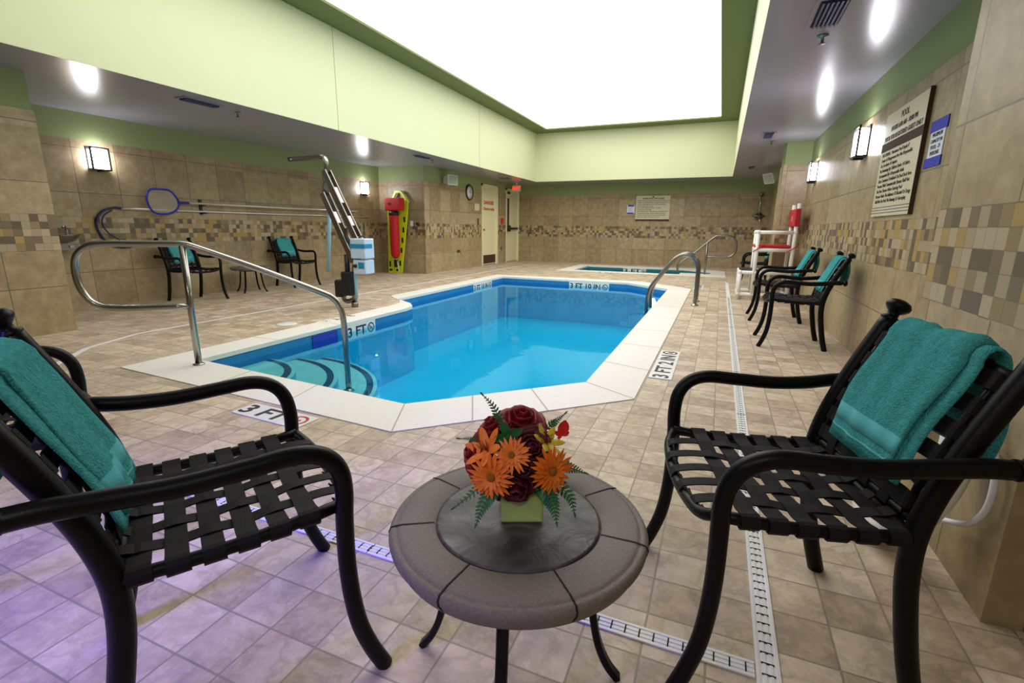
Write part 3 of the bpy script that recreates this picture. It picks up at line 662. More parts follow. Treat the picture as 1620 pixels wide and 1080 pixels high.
def fern(p0, pts, label, w0=.018, mat='fern'):
    t = thing('fern_frond', label, 'leaf', (0, 0, 0), 0, 'fern fronds in the bouquet'); P = smooth_path([p0] + pts, 6); obj('stalk', tube(P, .0011, 5), M['stem'], t); bm = bmesh.new(); n = len(P)
    for i in range(2, n - 1):
        T = (P[i + 1] - P[i - 1]).normalized(); sd = T.cross(Vector((.25, -.85, .5))).normalized(); f = i / n; L = w0 * (math.sin(PI * min(1, f * .9 + .12)) ** .6) * (1.35 - f)
        for s in (1, -1):
            d = (sd * s + T * .75).normalized(); petal(bm, P[i], d, Vector((.2, -.8, .55)), L, L * .42, cup=.05, n=4)
    petal(bm, P[-2], (P[-1] - P[-2]), Vector((.2, -.8, .55)), .012, .004, n=3)
    obj('leaflets', bm, M[mat], t); return t
BQ = Vector((VX, VY, VZ))
# bouquet axes: RT runs right in the photo, FR towards the camera, UP up
RT = Vector((.926, .377, 0)); FR = Vector((.377, -.926, 0)); UP = Vector((0, 0, 1))
def bp(r, u, f=0): return BQ + RT * (r - .010) + UP * (u if u < .1 else .1 + (u - .1) * .84) + FR * f
def dv(r, u, f): return (RT * r + UP * u + FR * f).normalized()
rose(bp(-.002, .096, .048), dv(0, -.25, 1), .043, M['rosed'], 'darkest wine red rose hanging over the front of the vase', 1)
rose(bp(-.085, .150, .01), dv(-.8, .4, .45), .036, M['rose'], 'dark red rose at the far left of the bouquet', 2)
rose(bp(-.050, .205, -.02), dv(-.5, .9, .2), .034, M['rose'], 'dark red rose at the upper left of the bouquet', 3)
rose(bp(.010, .228, -.02), dv(.1, 1, .35), .036, M['rose'], 'dark red rose crowning the top of the bouquet', 4)
rose(bp(.028, .185, .035), dv(.2, .5, .9), .030, M['rosed'], 'dark red rose in the middle, left of the yellow lily', 5)
rose(bp(.012, .142, .040), dv(0, .1, 1), .032, M['rosed'], 'near black rose in the centre between the gerberas', 6)
gerbera(bp(-.052, .128, .072), dv(-.25, .1, 1), .043, 'orange gerbera at the lower left of the bouquet', 1)
gerbera(bp(.070, .142, .066), dv(.45, .12, .9), .043, 'orange gerbera at the right of the bouquet, petals facing out', 2)
gerbera(bp(-.012, .178, .062), dv(-.05, .5, .8), .034, 'orange gerbera high in the middle of the bouquet', 3)
lily(bp(-.062, .172, .03), dv(-.6, .75, .5), .052, M['orange'], 'orange lily with pointed petals on the upper left of the bouquet')
lily(bp(.060, .188, .02), dv(.5, .8, .4), .042, M['lily'], 'yellow green lily on the upper right of the bouquet')
lily(bp(-.030, .190, .05), dv(-.2, .7, .7), .014, M['purple'], 'tiny violet blossom among the orange petals')
t = thing('scarlet_leaf', 'scarlet leaf sticking up at the right of the bouquet', 'leaf'); bm = bmesh.new()
c_ = bp(.094, .205, .01)
for d, L, w_ in ((dv(.15, 1, .1), .038, .024), (dv(-.8, .5, .1), .018, .012), (dv(.9, .5, .1), .018, .012), (dv(-.5, -.4, .1), .012, .008)): petal(bm, c_, d, FR, L, w_, cup=.1)
obj('blade', bm, M['leafred'], t); obj('stem', tube([VC, bp(.07, .15, 0), c_], .0013, 5, n=4), M['stem'], t)
c0 = bp(0, .08, 0)
fern(c0, [bp(-.03, .20, -.01), bp(-.05, .265, -.01), bp(-.078, .305, -.01)], 'fern frond reaching highest, above the upper left of the bouquet', .016)
fern(c0, [bp(.06, .19, -.03), bp(.085, .222, -.03), bp(.105, .245, -.03)], 'short fern frond behind the yellow lily', .013)
fern(c0, [bp(-.07, .17, 0), bp(-.10, .185, 0), bp(-.125, .186, 0)], 'tiny fern frond poking out left beside the orange lily', .010)
fern(c0, [bp(-.05, .11, .03), bp(-.09, .075, .05), bp(-.135, .045, .07)], 'fern frond drooping outward left of the vase', .018)
fern(c0, [bp(-.04, .09, .05), bp(-.07, .055, .07), bp(-.085, .012, .08)], 'fern frond hanging straight down left of the vase', .024)
fern(c0, [bp(.05, .09, .05), bp(.075, .055, .06), bp(.085, .012, .07)], 'broad fern frond hanging right of the vase', .026)
fern(c0, [bp(.06, .10, .03), bp(.11, .065, .04), bp(.125, .020, .05)], 'outer fern frond hanging at the far right of the vase', .022)
fern(c0, [bp(.07, .12, .01), bp(.115, .115, .01), bp(.150, .100, .01)], 'fern frond spreading sideways to the right of the bouquet', .020)
for k, (r_, u_, f_) in enumerate(((-.02, .215, .03), (.03, .12, .03), (-.04, .10, .02))):
    t = thing('leaf', ('bright green leaf at the top of the bouquet between two roses', 'dark green leaf low in the bouquet above the vase right side', 'dark green leaf low in the bouquet above the vase left side')[k], 'leaf', (0, 0, 0), 0, 'broad leaves in the bouquet'); bm = bmesh.new()
    for j in range(4): a = j * PI / 2 + .4; petal(bm, bp(r_, u_, f_), dv(math.cos(a), math.sin(a), .2), FR, .034, .02, cup=-.1)
    obj('blade', bm, M['fern'], t); obj('stem', tube([VC, bp(r_, u_, f_)], .0015, 5), M['stem'], t)

# ---------------------------------------------------------------- steel rails and ladder
A0 = Vector((-3.43, 2.275, 0)); ph = math.radians(39); U = Vector((math.cos(ph), math.sin(ph), 0))
def rp(u, z): return A0 + U * u + Vector((0, 0, z))
t = thing('handrail', 'tall steel handrail with a looped end at the pool steps', 'handrail', (0, 0, 0), 0, 'steel handrails')
P = [rp(0, .437), rp(-.42, .437), rp(-.55, .465), rp(-.615, .54), rp(-.64, .66), rp(-.625, .78), rp(-.56, .85), rp(-.46, .873), rp(-.25, .873), rp(-.05, .873), rp(.02, .868), rp(.09, .845), rp(.45, .700), rp(.86, .520), rp(.95, .470), rp(1.00, .40), rp(1.02, .30), rp(1.025, .1), rp(1.025, -.285)]
obj('rail', tube(smooth_path(P, 5), .0225, 14), M['steel'], t); obj('post', tube([rp(0, -.0), rp(0, .86)], .0225, 14), M['steel'], t)
obj('floor_flange', lathe([(0, 0), (.045, 0), (.043, .008), (.025, .014), (.024, .02), (0, .02)], origin=rp(1.025, -.285), seg=20), M['steel'], t)
obj('deck_flange', lathe([(0, .006), (.04, .006), (.038, .014), (.024, .02), (0, .02)], origin=rp(0, 0), seg=20), M['steel'], t)
# spa rail
t = thing('handrail', 'steel handrail with looped end at the small spa', 'handrail', (0, 0, 0), 0, 'steel handrails')
y_ = 12.12; P = [(-.26, y_, .405), (.14, y_, .405), (.27, y_, .44), (.34, y_, .55), (.345, y_, .70), (.29, y_, .82), (.17, y_, .87), (-.03, y_, .875), (-.14, y_, .83), (-.5, y_, .50), (-.78, y_, .27), (-.85, y_, .18), (-.86, y_, .05), (-.86, y_, -.68)]
obj('rail', tube(smooth_path(P, 5), .0235, 12), M['steeld'], t); obj('post', tube([(-.26, y_, 0), (-.26, y_, .72)], .0235, 12), M['steeld'], t)
# pool ladder on the right side
t = thing('pool_ladder', 'steel pool ladder with arched rails on the right side of the pool', 'ladder')
for y_ in (6.98, 7.42):
    P = [(-.235, y_, .0), (-.235, y_, .35), (-.243, y_, .52), (-.30, y_, .63), (-.40, y_, .675), (-.50, y_, .65), (-.60, y_, .55), (-.78, y_, .30), (-.84, y_, .19), (-.865, y_, .05), (-.865, y_, -.15), (-.865, y_, -.6)]
    o = obj('side_rail', tube(smooth_path(P, 5), .0235, 12), M['steeld'], t)
    obj('floor_flange', lathe([(0, 0), (.052, 0), (.05, .01), (.03, .018), (.028, .03), (0, .03)], origin=(-.235, y_, 0), seg=20), M['steel'], o)
for z_ in (-.16, -.38): obj('step', box(-.905, -.825, 6.98, 7.42, z_, z_ + .025, bev=.004), M['white'], t)

# ---------------------------------------------------------------- pool lift
t = thing('pool_lift', 'steel and black pool lift with white battery box on the left deck', 'pool lift', (0, 0, 0))
Y = 4.9
obj('base_socket', tube([(-4.225, Y, 0), (-4.225, Y, .06)], .042, 16), M['steeld'], t)
obj('column', tube([(-4.225, Y, .03), (-4.195, Y, .50), (-4.165, Y, .62)], .032, 12), M['steel'], t)
def bar(a, b, wd, th, m, nm, par=t):
    bm = add_ribbon(bmesh.new(), [Vector(a), Vector(b)], (0, 1, 0), wd, th); bmesh.ops.bevel(bm, geom=bm.edges[:], offset=.004, segments=1, affect='EDGES'); return obj(nm, bm, m, par)
for dy in (-.045, .045):
    bar((-4.10, Y + dy, .83), (-4.535, Y + dy, 1.66), .018, .075, M['steeld'], 'upper_arm')
    bar((-4.175, Y + dy, .57), (-4.585, Y + dy, 1.40), .018, .075, M['steeld'], 'lower_arm')
for (a, b) in (((-4.33, Y, 1.27), (-4.43, Y, 1.46)), ((-4.40, Y, 1.03), (-4.47, Y, 1.17)), ((-4.19, Y, 1.0), (-4.25, Y, 1.12))): bar(a, b, .075, .05, M['steel'], 'arm_spacer')
obj('mast_head', tube([(-4.13, Y, .56), (-4.14, Y, .88)], .04, 12), M['steeld'], t)
obj('link', tube([(-4.555, Y, 1.68), (-4.585, Y, 1.39)], .03, 12), M['steeld'], t)
P = [(-4.54, Y, 1.64), (-4.525, Y, 1.74), (-4.54, Y, 1.80), (-4.60, Y, 1.825), (-4.75, Y, 1.822), (-5.12, Y, 1.818)]
obj('seat_arm', tube(smooth_path(P, 5), .030, 12), M['steel'], t)
obj('hanging_strut', tube([(-4.61, Y + .1, 1.30), (-4.71, Y + .1, .42)], .024, 10), M['clear'], t); obj('strut_collar', tube([(-4.605, Y + .1, 1.33), (-4.62, Y + .1, 1.20)], .028, 10), M['white'], t)
b = obj('battery_box', box(-4.14, -3.92, Y - .12, Y + .06, .62, .86, bev=.012), M['ltblue'], t)
obj('blue_label', box(-4.142, -3.918, Y - .124, Y + .02, .745, .795), M['cyan'], b)
obj('carry_handle', tube([(-4.07, Y - .03, .86), (-4.065, Y - .03, .885), (-3.99, Y - .03, .885), (-3.985, Y - .03, .86)], .008, 8), M['black'], b)
b = obj('control_box', box(-4.12, -3.93, Y - .11, Y + .06, .435, .605, bev=.012), M['ltblue'], t)
obj('dial', lathe([(0, 0), (.025, 0), (.02, .02), (0, .02)], origin=(-4.08, Y - .11, .53), axis=(0, -1, 0), seg=16), M['black'], b)
obj('text_label', box(-4.04, -3.95, Y - .112, Y - .108, .50, .575), M['cyan'], b)
obj('actuator', tube([(-4.285, Y - .02, .66), (-4.29, Y - .02, .34)], .033, 12), M['black'], t)
obj('actuator_rod', tube([(-4.235, Y - .02, .60), (-4.27, Y - .02, .98)], .017, 10), M['black'], t)
obj('motor_housing', box(-4.34, -4.19, Y - .10, Y + .02, .15, .45, bev=.02), M['black'], t)
obj('motor', box(-4.47, -4.35, Y - .08, Y + .03, .12, .34, bev=.02), M['black'], t)
obj('gear_elbow', tube([(-4.38, Y - .02, .16), (-4.37, Y - .02, .09), (-4.31, Y - .02, .07), (-4.25, Y, .09)], .03, 10, n=4), M['steeld'], t)
obj('guide_tube', tube([(-4.155, Y - .04, .12), (-4.145, Y - .04, .44)], .02, 10), M['clear'], t)

# ---------------------------------------------------------------- guard chair
t = thing('lifeguard_chair', 'tall white pipe guard chair with red seat and back by the right wall', 'lifeguard chair')
y0, y1 = 7.95, 8.50; r = .027
fr = bmesh.new()
for y_ in (y0, y1):
    for a, b in (((.50, .0), (.50, .975)), ((.50, .975), (.965, .975)), ((.95, .0), (.965, 1.37)), ((.50, .73), (.95, .73)), ((.32, 0), (.32, .40)), ((.32, .40), (.95, .40)), ((.32, .08), (.95, .08))):
        add_tube(fr, [(a[0], y_, a[1]), (b[0], y_, b[1])], r, 10)
    for (x_, z_) in ((.50, .975), (.96, .975), (.50, .73), (.95, .73), (.32, .40), (.32, .08)): sphere_at(fr, (x_, y_, z_), r * 1.25)
for (x_, z_) in ((.50, .73), (.955, .73), (.32, .08), (.50, .40), (.32, .40), (.95, .40), (.95, .08)): add_tube(fr, [(x_, y0, z_), (x_, y1, z_)], r, 10)
obj('pipe_frame', fr, M['pvc'], t)
obj('seat', box(.47, .93, y0 - .02, y1 + .02, .762, .80, bev=.015), M['red'], t)
bs = obj('backrest', box(.925, .99, y0 - .05, y1 + .05, 1.06, 1.30, bev=.012), M['red'], t)
bm = bmesh.new()
for k in range(2):
    s0 = y0 + .22; add_ribbon(bm, [(.9235, s0, 1.21 - .05 * k), (.9235, s0 + .04, 1.17 - .03 * k), (.9235, s0 + .09, 1.20 - .04 * k)], (0, 0, 1), .012, .001)
obj('white_logo', bm, M['white'], bs)
obj('foot_step', box(.31, .55, y0 + .01, y1 - .01, .425, .438), M['black'], t)
bm = bmesh.new()
for (x_, dx) in ((.50, .10), (.93, .10)): add_tube(bm, [(x_ - .05, y0 - .03, .70), (x_ + dx, y0 - .03, .82)], .007, 6); obj('seat_tie', bm, M['redp'], t); bm = bmesh.new()

# ---------------------------------------------------------------- rescue board and tube
Ym = 9.10
t = thing('spine_board', 'lime yellow rescue backboard leaning on the tiled wall', 'rescue board')
def qd(pts, th, y_, lean=.03):   # outline in x,z extruded in y
    bm = bmesh.new(); F = [bm.verts.new((x, y_ + lean * z, z)) for x, z in pts]; B = [bm.verts.new((x, y_ + th + lean * z, z)) for x, z in pts]; n = len(pts)
    bm.faces.new(F); bm.faces.new(B[::-1])
    for i in range(n): bm.faces.new((F[i], B[i], B[(i + 1) % n], F[(i + 1) % n]))
    return bm
def strut(bm, a, b, wd, mi=0):
    add_ribbon(bm, [Vector((a[0], Ym - .03 + .03 * a[1], a[1])), Vector((b[0], Ym - .03 + .03 * b[1], b[1]))], Vector((0, 1, 0)).cross(Vector((b[0] - a[0], 0, b[1] - a[1]))), wd, .035, mi)
obj('panel', qd([(-6.79, .0), (-6.44, .0), (-6.26, 1.30), (-6.25, 1.55), (-6.40, 1.56), (-6.62, 1.56), (-6.77, 1.45), (-6.78, 1.30)], .03, Ym - .05), M['yellow'], t)
bm = bmesh.new(); strut(bm, (-6.74, 1.46), (-6.56, 1.73), .05); strut(bm, (-6.60, 1.735), (-6.42, 1.735), .05); strut(bm, (-6.42, 1.73), (-6.25, 1.50), .05); obj('head_frame', bm, M['yellow'], t)
bm = bmesh.new()
for z_ in (.22, .50, .72, .94, 1.16): x_ = -6.44 + .18 * z_ / 1.3 - .06; add_box(bm, x_ - .02, x_ + .02, Ym - .056 + .03 * z_, Ym - .045 + .03 * z_, z_ - .055, z_ + .055)
for x_ in (-6.72, -6.54): add_box(bm, x_ - .04, x_ + .03, Ym - .056, Ym - .045, .05, .09)
add_box(bm, -6.76, -6.72, Ym - .05, Ym - .04, .14, .26)
obj('hand_holes', bm, M['seam'], t)
t = thing('rescue_tube', 'long red foam rescue tube hanging in front of the yellow board', 'rescue tube')
P = [(-6.52, Ym - .14, z) for z in (.33, .36, .42, .8, 1.3, 1.36)]
obj('foam_tube', tube(P, [.03, .07, .095, .10, .10, .08], 14), M['red'], t)
b = obj('red_block', box(-6.67, -6.28, Ym - .25, Ym - .07, 1.34, 1.60, bev=.02), M['red'], t)
obj('dark_mark', box(-6.58, -6.49, Ym - .253, Ym - .249, 1.45, 1.50), M['brown'], b)
obj('black_strap', tube([(-6.52, Ym - .14, 1.24), (-6.52, Ym - .14, 1.32)], .106, 14), M['black'], t)
obj('buckle', box(-6.56, -6.48, Ym - .16, Ym - .10, .14, .30, bev=.01), M['black'], t); obj('cord', tube([(-6.50, Ym - .13, .32), (-6.47, Ym - .14, .2), (-6.45, Ym - .13, .03)], .008, 6, n=4), M['white'], t)

# ---------------------------------------------------------------- left wall equipment
XW = -6.965
t = thing('leaf_skimmer', 'blue rimmed leaf skimmer net on a long steel pole on the left wall', 'pool net', (0, 0, 0), 0, 'poles hung on the left wall')
obj('net_rim', tube(smooth_path([(XW, 4.30, 1.445), (XW, 4.25, 1.36), (XW, 4.25, 1.27), (XW, 4.31, 1.16), (XW, 4.46, 1.14), (XW, 4.60, 1.19), (XW, 4.66, 1.30), (XW, 4.57, 1.44), (XW, 4.44, 1.46)], 4, True), .014, 8, True), M['blue'], t)
bm = bmesh.new(); c = bm.verts.new((XW + .004, 4.45, 1.30)); rim = [bm.verts.new(p + Vector((.0, 0, 0))) for p in smooth_path([(XW, 4.30, 1.445), (XW, 4.25, 1.36), (XW, 4.25, 1.27), (XW, 4.31, 1.16), (XW, 4.46, 1.14), (XW, 4.60, 1.19), (XW, 4.66, 1.30), (XW, 4.57, 1.44), (XW, 4.44, 1.46)], 3, True)]
for i in range(len(rim)): bm.faces.new((c, rim[i], rim[(i + 1) % len(rim)]))
obj('netting', bm, M['mesh'], t); obj('pole', tube([(XW, 4.72, 1.30), (XW, 8.33, 1.297)], .015, 8), M['alu'], t); obj('socket', tube([(XW, 4.64, 1.30), (XW, 4.80, 1.30)], .018, 8), M['blue'], t)
XH = -7.028
t = thing('rescue_hook', 'long steel pole with a curved dark blue body hook on the left wall', 'rescue hook', (0, 0, 0), 0, 'poles hung on the left wall')
obj('pole', tube([(XH, 3.95, 1.19), (XH, 8.76, 1.195)], .015, 8), M['alu'], t)
obj('hook', tube([(XH, 4.0, 1.19), (XH, 3.88, 1.20), (XH, 3.74, 1.15), (XH, 3.66, 1.03), (XH, 3.67, .90), (XH, 3.74, .78), (XH, 3.86, .72), (XH, 4.00, .72), (XH, 4.06, .745)], .013, 8, n=5), M['hook'], t)
obj('hook_strand', tube([(XH + .02, 3.84, 1.17), (XH + .02, 3.74, 1.10), (XH + .02, 3.71, 1.0), (XH + .02, 3.77, .88), (XH + .02, 3.92, .78), (XH + .02, 4.0, .75)], .009, 8, n=5), M['hook'], t)
for k, y_ in enumerate((5.02, 7.6)):
    t = thing('wall_bracket', 'small dark bracket holding the two poles, ' + ('near the blue net' if k == 0 else 'towards the far end of the poles'), 'bracket', (0, 0, 0), 0, 'pole brackets on the left wall')
    bm = box(XL, XL + .02, y_ - .02, y_ + .02, 1.15, 1.36); add_box(bm, XL, XW + .03, y_ - .015, y_ + .015, 1.16, 1.175); add_box(bm, XL, XW + .03, y_ - .015, y_ + .015, 1.265, 1.28)
    obj('bracket_plate', bm, M['black'], t)
t = thing('drinking_fountain', 'steel drinking fountain bowl beyond the left pillar', 'drinking fountain')
bm = bmesh.new(); add_lathe(bm, [(.05, -.09), (.12, -.06), (.165, 0), (.17, .01), (.155, .005), (.10, -.035), (0, -.045)], origin=(-6.86, 3.20, .87), seg=28)
obj('bowl', bm, M['steeld'], t); obj('cabinet', box(-7.05, -6.86, 3.08, 3.36, .70, .79, bev=.01), M['steel'], t)
obj('spout', tube([(-6.94, 3.30, .86), (-6.94, 3.30, .93), (-6.92, 3.28, .97), (-6.90, 3.25, .96)], .012, 8, n=4), M['chrome'], t); obj('push_button', box(-6.86, -6.845, 3.26, 3.30, .73, .76), M['chrome'], t)

# ---------------------------------------------------------------- wall lamps
def sconce(label, x, y, z, d, first=None):
    if first: return dup(first, (x, y, z), 0 if d > 0 else PI, label)
    t = thing('wall_sconce', label, 'wall lamp', (x, y, z), 0, 'square wall sconces')
    obj('back_plate', box(0, .012, -.10, .10, -.13, .13), M['ltint'], t)
    g1 = obj('lamp_glass', box(.02, .075, -.085, .085, -.115, .105, bev=.01), M['lampw'], t)
    bm = box(.076, .09, -.105, -.085, -.13, .13); add_box(bm, .076, .09, .085, .105, -.13, .13); add_box(bm, .076, .09, -.105, .105, .115, .13); add_box(bm, .012, .09, -.105, .105, -.135, -.118); add_box(bm, .012, .09, -.02, .02, -.15, -.135)
    obj('dark_frame', bm, M['ltint'], t); return t
s1 = sconce('glowing square wall sconce nearest on the left wall, above the fountain', XL, 3.79, 1.765, 1)
sconce('glowing wall sconce at the far end of the left wall by the yellow board', XL, 8.66, 1.79, 1, s1)
sconce('glowing wall sconce on the right wall beside the large pool sign', XR - t_, 5.42, 1.77, -1, s1)
sconce('glowing wall sconce on the right wall above the white guard chair', XR - t_, 7.95, 1.78, -1, s1)

# ---------------------------------------------------------------- signs
def lines(par, L, face, base, size, sx=1, align='LEFT', mat='ink', off=0):
    for (txt, u, z, sz) in L:
        p = base(u, z); text_mesh(txt, sz, M[mat], p, face, par, 'lettering', align, sx=sx, offset=off)
xs_ = XR - t_
t = thing('pool_rules_sign', 'tall cream POOL rules sign with a brown band on the right wall', 'sign')
obj('panel', box(xs_ - .02, xs_, 3.93, 4.79, 1.115, 1.855), M['sign'], t); obj('brown_band', box(xs_ - .023, xs_ - .018, 3.93, 4.79, 1.588, 1.648), M['brown'], t)
for z_ in (1.135, 1.155, 1.175): obj('brown_line', box(xs_ - .0215, xs_ - .018, 3.93, 4.79, z_, z_ + .004), M['brown'], t)
bm = box(xs_ - .024, xs_, 3.922, 3.93, 1.11, 1.86); obj('edge_strip', bm, M['brown'], t)
bs_ = lambda u, z: (xs_ - .021, u, z)
lines(t, [('POOL', 4.36, 1.80, .062), ('HOURS 6:00 AM - 10:00 PM', 4.36, 1.735, .046), ('POOL FOR REGISTERED GUEST ONLY', 4.36, 1.675, .046)], FACE_MX, bs_, 0, align='CENTER', off=.0006)
rules = ['NO DIVING.  Maximum Pool Depth 4\'', 'Owner & Management Are Not Responsible', 'For Accidents Or Injuries.', 'No Swimming By Children Under 14 Unless', 'Accompanied By A Responsible Adult', 'Glass Containers Prohibited On Pool Deck Area', 'Persons With Communicable Disease Shall Not', 'Use Pool. Shower Before Entering Pool', 'Persons Under The Influence Of Alcohol Or Drugs', 'Shall Not Use Pool. No Running Or Horseplay']
lines(t, [(s, 4.74, 1.560 - .0375 * i, .037) for i, s in enumerate(rules)], FACE_MX, bs_, 0, off=-.0003)
t = thing('capacity_notice', 'white capacity notice stuck with blue tape beside the pool sign', 'notice')
obj('paper', box(xs_ - .004, xs_, 3.63, 3.84, 1.40, 1.63), M['paper'], t); obj('blue_tape', box(xs_ - .006, xs_, 3.61, 3.86, 1.575, 1.64), M['bluetape'], t); obj('blue_tape', box(xs_ - .006, xs_, 3.62, 3.87, 1.375, 1.43), M['bluetape'], t)
lines(t, [('MAXIMUM', 3.735, 1.555, .032), ('CAPACITY IN', 3.735, 1.52, .029), ('POOL - 21', 3.735, 1.486, .032), ('PERSONS', 3.735, 1.452, .032)], FACE_MX, lambda u, z: (xs_ - .005, u, z), 0, align='CENTER')
yf = YF - t_
t = thing('spa_rules_sign', 'cream spa rules sign with dark lower edge on the far wall', 'sign')
obj('panel', box(-2.29, -1.37, yf - .02, yf, 1.28, 1.915), M['sign'], t); obj('brown_band', box(-2.29, -1.37, yf - .024, yf, 1.235, 1.28), M['brown'], t)
lines(t, [('WHIRLPOOL SPA RULES', -1.83, 1.84, .055)], FACE_MY, lambda u, z: (u, yf - .021, z), 0, align='CENTER', off=.002)
sr = ['Elderly Persons, Pregnant Women And Those With', 'Health Conditions Should Consult A Physician First', 'Owner & Management Are Not Responsible', 'For Accidents Or Injuries', 'No Use By Children Under 14 Unless', 'Accompanied By Adult', 'No Persons Under The Influence Of Alcohol Or', 'Drugs Shall Use Spa. Shower Before Entering', 'Do Not Use Alone. No Diving Or Horseplay', 'Maximum Water Temperature 104 F']
lines(t, [(s, -2.25, 1.785 - .049 * i, .042) for i, s in enumerate(sr)], FACE_MY, lambda u, z: (u, yf - .021, z), 0, off=.0006)
bm = bmesh.new(); sphere_at(bm, (-1.83, yf - .021, 1.885), .03, (1, .05, .5)); obj('emblem', bm, M['ink'], t)
t = thing('capacity_notice', 'small white notice with blue tape left of the spa rules sign', 'notice')
obj('paper', box(-2.54, -2.33, yf - .004, yf, 1.45, 1.67), M['paper'], t); obj('blue_tape', box(-2.52, -2.35, yf - .006, yf, 1.63, 1.67), M['bluetape'], t); obj('blue_tape', box(-2.53, -2.36, yf - .006, yf, 1.43, 1.465), M['bluetape'], t)
lines(t, [('MAXIMUM', -2.435, 1.595, .03), ('CAPACITY', -2.435, 1.55, .03), ('PERSONS', -2.435, 1.505, .03)], FACE_MY, lambda u, z: (u, yf - .005, z), 0, align='CENTER')

# ---------------------------------------------------------------- depth markers
def no_dive(par, M4, r, mat):
    bm = bmesh.new(); add_tube(bm, [(r * math.cos(a), r * math.sin(a), .001) for a in [2 * PI * k / 20 for k in range(20)]], r * .14, 4, True)
    for v in bm.verts: v.co.z *= .1
    add_ribbon(bm, [(-r * .6, r * .6, .001), (r * .6, -r * .6, .001)], (0, 0, 1), .0008, r * .22); add_ribbon(bm, [(-r * .35, -r * .4, .001), (0, 0, .001), (r * .4, .1 * r, .001)], (0, 0, 1), .0008, r * .25)
    o = obj('no_diving_symbol', bm, mat, par); o.matrix_local = M4; return o
def marker(label, origin, ux, uy, txt, W, H, symbol='ink', sz=None):
    """ux: reading direction, uy: up direction of the letters; origin: lower left corner"""
    o_ = Vector(origin); ux = Vector(ux).normalized(); uy = Vector(uy).normalized(); n = ux.cross(uy); R = Matrix((ux, uy, n)).transposed().to_4x4(); R.translation = o_
    t = thing('depth_marker', label, 'depth marker', (0, 0, 0), 0, 'pool depth marker tiles'); t.matrix_world = R
    bm = box(0, W, 0, H, .0, .0035); nt_ = int(round(W / H))
    obj('tile', bm, M['marker'], t)
    bm = bmesh.new()
    for k in range(1, nt_): add_box(bm, k * W / nt_ - .0012, k * W / nt_ + .0012, 0, H, .0035, .0038)
    if nt_ > 1: obj('tile_joint', bm, M['copejoint'], t)
    n_ = len(txt) + 1; cw = W / (n_)
    wt = W - H * .95
    q = text_mesh(txt, H * .95, M['ink'], (0, 0, 0), (0, 0, 0), t, 'lettering', 'LEFT', offset=H * .02)
    xs = [v.co.x for v in q.data.vertices]; ys = [v.co.y for v in q.data.vertices]; sx = (wt - .06 * W) / (max(xs) - min(xs)); sy = H * .72 / (max(ys) - min(ys))
    for v in q.data.vertices: v.co.x = (v.co.x - min(xs)) * sx + .03 * W; v.co.y = (v.co.y - min(ys)) * sy + H * .14; v.co.z = v.co.z * 1 + .0042
    no_dive(t, Matrix.Translation((W - H * .5, H * .5, .004)), H * .33, M[symbol]); return t
zD = .001
marker('white deck marker reading 3 FT with a red symbol by the near coping', (-2.385, 1.72, zD), (1, -.055, 0), (.055, 1, 0), '3 FT', .50, .155, 'redp')
marker('white deck marker reading 3 FT 2 IN along the right coping', (-.215, 3.34, zD), (0, 1, 0), (-1, 0, 0), '3 FT 2 IN', .85, .155)
marker('deck marker by the foot of the pool ladder', (-.20, 8.9, zD), (0, 1, 0), (-1, 0, 0), '3 FT 10 IN', .80, .15)
marker('deck marker beside the left coping near the pool lift', (-3.90, 4.40, zD), (0, -1, 0), (1, 0, 0), '3 FT', .50, .15)
marker('deck marker in front of the small spa', (-2.6, 11.33, zD), (1, 0, 0), (0, 1, 0), '3 FT', .55, .14)
marker('waterline marker reading 3 FT on the left wall of the pool', (-3.556, 3.97, -.185), (0, 1, 0), (0, 0, 1), '3 FT', .47, .155)
marker('waterline marker reading 3 FT 10 IN on the left side of the pool far end', (-4.146, 8.05, -.185), (0, 1, 0), (0, 0, 1), '3 FT 10 IN', .80, .155)
marker('waterline marker reading 3 FT 10 IN on the far end wall of the pool', (-2.70, 9.414, -.185), (1, 0, 0), (0, 0, 1), '3 FT 10 IN', .80, .155)
marker('waterline marker reading 3 FT on the far side of the spa', (-2.35, 13.444, -.15), (1, 0, 0), (0, 0, 1), '3 FT', .60, .13)
bm = box(-3.558, -3.550, 3.49, 3.83, -.17, -.04); tag(obj('skimmer_opening', bm, M['blue']), 'dark blue skimmer opening in the left wall of the pool', 'skimmer')
tag(obj('round_hatch', lathe([(0, .001), (.10, .001), (.10, .006), (.095, .008), (0, .008)], origin=(-4.08, 3.68, 0), seg=28), M['white']), 'round white hatch cover set in the deck left of the pool', 'hatch')
t = thing('underwater_lamp', 'round white underwater lamp in the pool wall near the ladder', 'pool lamp')
nn = Vector((-.66, -.75, 0)).normalized(); obj('lens', lathe([(0, 0), (.075, 0), (.07, .014), (0, .02)], origin=(-1.0, 8.935, -.27), axis=nn, seg=24), M['plamp'], t); obj('lamp_ring', add_tube(bmesh.new(), [Vector((-1.0, 8.935, -.27)) + nn * .006 + (Vector((-nn.y, nn.x, 0)) * math.cos(a) + UP * math.sin(a)) * .085 for a in [2 * PI * k / 24 for k in range(24)]], .01, 6, True), M['steel'], t)

